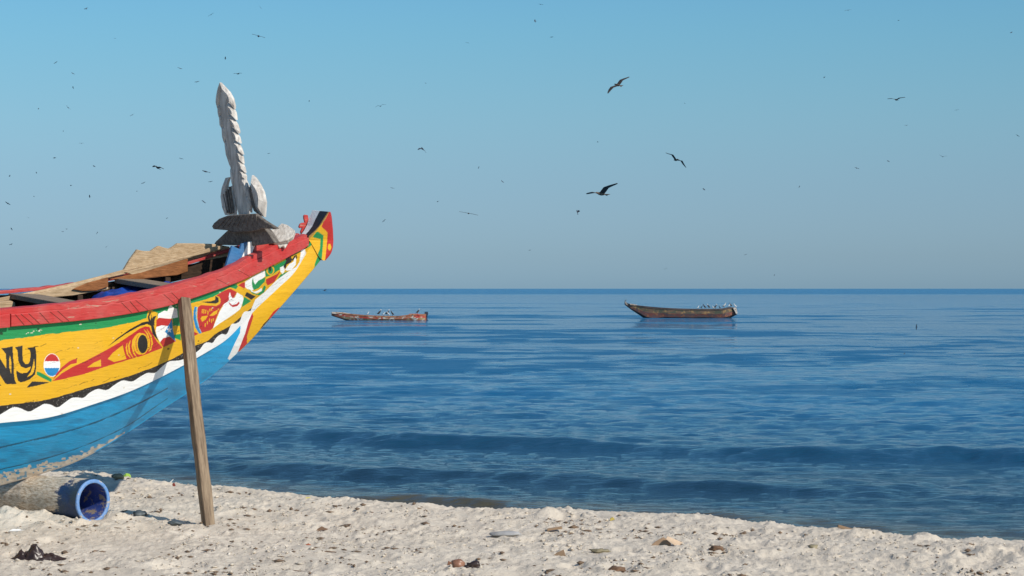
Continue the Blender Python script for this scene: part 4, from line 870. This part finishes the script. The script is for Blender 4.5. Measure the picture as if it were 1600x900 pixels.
def slab(name, px, py, poly, th, mat, label, cat, rot=(0, 0, 0), lift=.0):
    """poly: outline in metres in the slab's own plane (x right, y up)"""
    p = place(px, py); n_ = len(poly)
    V = [(x, 0, y) for x, y in poly] + [(x, th, y) for x, y in poly]
    o = mesh(name, V, [tuple(range(n_)), tuple(range(2*n_ - 1, n_ - 1, -1))] + [(i, n_ + i, n_ + (i+1) % n_, (i+1) % n_) for i in range(n_)], mat)
    bm = bmesh.new(); bm.from_mesh(o.data); bmesh.ops.recalc_face_normals(bm, faces=bm.faces); bm.to_mesh(o.data); bm.free()
    bevel(o, .002); o.location = (p[0], p[1], p[2] + lift); o.rotation_euler = tuple(R_(a) for a in rot); return tag(o, label, cat)
M_WEED = plain('dark wet cloth', (.035, .02, .016), .35, .5, 20); M_CARD = plain('brown cardboard', (.34, .22, .13), .85, .2, 15); M_CARD2 = plain('dull cardboard', (.26, .17, .10), .85, .2, 15)
M_STONE = plain('grey stone', (.33, .32, .31), .9, .2, 14); M_DSTONE = plain('dark grey plastic', (.07, .085, .09), .5, .3, 14); M_LIME = plain('lime plastic', (.35, .55, .06), .5, .2, 10)
M_SHELL = plain('brown shell', (.25, .12, .07), .35, .4, 25); M_STICK = plain('dark stick', (.16, .09, .05), .8, .3, 20); M_YEL = plain('yellow scrap', (.75, .62, .05), .6, .1, 10)
M_OLIVE = plain('olive scrap', (.24, .20, .12), .6, .4, 15); M_WSC = plain('white scrap', (.75, .75, .74), .5, .08, 10); M_REDSC = plain('dark red scrap', (.22, .04, .025), .6, .2, 10)
# crumpled dark cloth, one draped sheet
pcx = place(58, 872); n1, n2 = 70, 40; a, b_ = np.meshgrid(np.linspace(-1, 1, n1), np.linspace(-1, 1, n2), indexing='ij')
lx = a * .22; ly = b_ * .09 * (1 - .5 * np.abs(a)); env = np.clip(1 - (np.abs(a)) ** 1.5, 0, 1) * np.clip(1 - b_ ** 2, 0, 1)
lz = env ** .6 * (.022 + .075 * np.exp(-((a + .08) / .24) ** 2) + .045 * np.exp(-((a + .52) / .13) ** 2) + .02 * np.exp(-((a - .45) / .2) ** 2)) * (.35 + 1.5 * (fbm(a * 8 + b_ * 2, b_ * 4, 91, 4) - .1)) - .014
cl = mesh('cloth_scrap', np.stack([lx + .01 * (fbm(a * 7, b_ * 7, 92, 2) - .5), ly, lz], -1).reshape(-1, 3), grid_faces(n1, n2), M_WEED, None, True); cl.location = pcx; cl.modifiers.new('s', 'SOLIDIFY').thickness = .006
tag(cl, 'crumpled dark brown wet cloth lying on the sand at the lower left', 'cloth')
rock_like('plastic_bottle_scrap', 184, 747, (.065, .045, .03), M_OLIVE, 'olive brown lump of rubbish on the beach crest left of the prop', 'litter', 3)
slab('plastic_strip', 197, 746, [(-.03,0),(0,.025),(.035,.018),(.05,-.005),(.02,.0)], .05, M_LIME, 'small lime green plastic strip beside the olive lump on the crest', 'litter', (20, 0, 10))
rock_like('plastic_scrap', 219, 806, (.05, .04, .03), M_DSTONE, 'dark green grey scrap on the sand between pipe and prop, left one', 'litter', 5, rough=.7)
rock_like('flat_stone', 274, 819, (.055, .05, .022), M_DSTONE, 'dark grey flat stone on the sand close left of the prop foot', 'stone', 8)
slab('shell_fragment', 26, 829, [(-.06,0),(-.03,.02),(.02,.018),(.06,.0)], .03, M_WSC, 'white shell sliver on the sand below the pipe', 'shell', (-50, 0, 12))
slab('broken_feather', 263, 757, [(-.035,0),(.0,.012),(.05,.055),(.045,.04),(.01,.0)], .006, M_WSC, 'white feather stuck upright on the beach crest left of the prop', 'feather')
slab('red_scrap', 272, 760, [(-.012,-.01),(-.018,.025),(.0,.035),(.012,.01),(.008,-.01)], .02, M_REDSC, 'small dark red scrap on the beach crest left of the prop', 'litter')
rock_like('sand_crusted_stone', 790, 836, (.12, .08, .022), M_STONE, 'smooth pale grey half buried stone slab in the middle of the sand', 'stone', 12, rough=.15)
slab('cardboard_piece', 1042, 853, [(-.14,-.02),(-.085,.035),(-.03,.07),(.03,.02),(.02,-.03)], .004, M_CARD, 'largest folded piece of brown cardboard standing tent like on the sand', 'cardboard', (-28, 0, -12)); 
slab('cardboard_flap', 1060, 852, [(-.09,.06),(-.06,.082),(.05,.02),(.07,-.03),(.0,-.03)], .004, M_SANDC if 'M_SANDC' in globals() else plain('cardboard in sunlit tone', (.55,.40,.27), .85), 'flap coloured a sunlit pale tan, leaning on the right of the folded cardboard', 'cardboard', (-35, 0, 35))  # lighter copy of the cardboard, sunlight on the flap put into its colour
slab('cardboard_piece', 876, 868, [(-.07,-.015),(-.03,.02),(.02,.045),(.035,.0),(.03,-.02)], .006, M_CARD2, 'small triangular brown cardboard scrap left of the large folded one', 'cardboard', (-20, 0, -10))
slab('wood_chip', 867, 829, [(-.06,-.004),(-.058,.012),(.055,.030),(.058,.012)], .05, M_CARD, 'short flat brown wood chip just below the small crest mound', 'wood')
slab('wood_plank_piece', 1322, 830, [(-.065,.03),(-.062,.052),(.055,.018),(.06,-.01),(.03,-.012)], .02, M_CARD2, 'broken brown plank end on the beach crest at the right', 'wood', (0, 0, 10), .0)
rock_like('brown_shell', 716, 886, (.045, .03, .04), M_SHELL, 'rounded glossy brown shell at the bottom centre of the sand', 'shell', 21, rough=.25)
rock_like('seaweed_clump', 737, 889, (.05, .03, .025), M_WEED, 'dark curled seaweed beside the round brown shell', 'seaweed', 22, rough=1.1)
slab('dry_leaf', 703, 883, [(-.02,.0),(-.01,.03),(.005,.02),(.02,.04),(.012,.0)], .006, M_SHELL, 'thin brown leaf standing left of the round brown shell', 'leaf')
slab('driftwood_stick', 466, 895, [(-.09,.004),(-.088,.020),(.09,.006),(.092,-.008)], .02, M_STICK, 'straight dark stick at the bottom edge left of centre', 'stick', (0, 0, -8))
slab('dry_leaf', 503, 828, [(-.05,-.01),(-.03,.012),(.0,.03),(.02,.018),(.06,.004),(.05,-.006),(.0,-.002)], .012, M_STICK, 'curled brown leaf on the sand right of the prop', 'leaf', (-15, 0, 10))
slab('orange_scrap', 482, 853, [(-.02,-.01),(-.022,.01),(.0,.018),(.018,.006),(.012,-.012)], .02, plain('brick scrap', (.38,.12,.06), .8), 'small brick red scrap on the sand below the curled leaf', 'litter')
slab('thin_twig', 510, 863, [(-.07,.006),(.0,.010),(.07,.004),(.07,-.002),(.0,.002),(-.07,.0)], .006, M_STICK, 'thin straight twig lying right of the brick red scrap', 'twig')
slab('yellow_scrap', 481, 780, [(-.025,-.01),(-.02,.014),(.02,.016),(.028,-.004)], .02, M_YEL, 'bright yellow plastic scrap on the beach crest left of centre', 'litter')
slab('yellow_flower', 957, 812, [(-.02,-.012),(-.018,.012),(.006,.02),(.02,.0)], .02, plain('mustard scrap', (.55,.42,.10), .7), 'mustard yellow crumb near the crest right of the small mound', 'litter')
rock_like('sand_clod', 1345, 834, (.04, .03, .032), M_SAND, 'knobbly sand clod on the crest beside the broken plank end', 'clod', 31, rough=.8)
rock_like('sand_clod', 852, 802, (.042, .03, .03), M_SAND, 'rough crumbly sand clod on the crest near the picture centre', 'clod', 32, rough=.9)
rock_like('dark_stone', 1270, 857, (.04, .035, .022), M_OLIVE, 'dark lump on the sand below the crest at the right', 'stone', 33)
rock_like('dark_stone', 1120, 859, (.05, .035, .02), M_STICK, 'dark brown lump right of the folded cardboard', 'stone', 34, rough=.6)
rock_like('dark_stone', 938, 863, (.06, .035, .018), M_OLIVE, 'dark flat lump between the cardboard scraps', 'stone', 35, rough=.7)
rock_like('dark_stone', 966, 893, (.05, .03, .022), M_STICK, 'dark crumb pile at the bottom edge under the folded cardboard', 'stone', 36, rough=.9)
# countless crumbs of shell, weed and sand
def crumbs(name, cnt, smin, smax, mat, seed, label, flat=1.0, ybias=0):
    r = np.random.RandomState(seed); V = []; Fc = []; k = 0
    base = np.array([(1,0,0),(0,1,0),(-1,0,0),(0,-1,0),(0,0,1),(0,0,-1)], float); fa = [(0,1,4),(1,2,4),(2,3,4),(3,0,4),(1,0,5),(2,1,5),(3,2,5),(0,3,5)]
    while k < cnt:
        y = r.uniform(14.3, 23.5); x = r.uniform(-.25 * y, .25 * y)
        if crest_d(np.array(x), np.array(y)) > .25: continue
        if fbm(np.array(x * 2.6), np.array(y * 1.9), seed, 2) < .40 + .28 * r.rand(): continue
        s = smin * (smax / smin) ** (r.rand() ** 1.8); a = r.rand() * 6.28; sc = np.array([s * r.uniform(.8, 2.2), s * r.uniform(.5, 1), s * flat * r.uniform(.4, .9)])
        p = base * sc * r.uniform(.6, 1.2, (6, 1)); ca, sa = math.cos(a), math.sin(a); q = p.copy(); q[:, 0] = p[:, 0] * ca - p[:, 1] * sa; q[:, 1] = p[:, 0] * sa + p[:, 1] * ca
        q += (x, y, ground(x, y) + s * .25); V.append(q); Fc += [tuple(i + 6 * k for i in f) for f in fa]; k += 1
    o = mesh(name, np.vstack(V), np.array(Fc), mat); return tag(o, label, 'litter' if mat is not M_SAND else 'sand', None, 'stuff')
crumbs('beach_litter', 2000, .004, .030, plain('weed crumbs', (.16, .105, .065), .85, .45, 30), 81, 'brown crumbs of weed and shell strewn over the sand', .7)
crumbs('shell_grit', 500, .004, .013, plain('shell grit', (.70, .65, .58), .8, .15, 30), 82, 'pale shell grit strewn over the sand', .7)
crumbs('sand_crumbs', 4200, .005, .019, M_SAND, 83, 'small crumbled lumps of sand along the beach crest', 1.0)
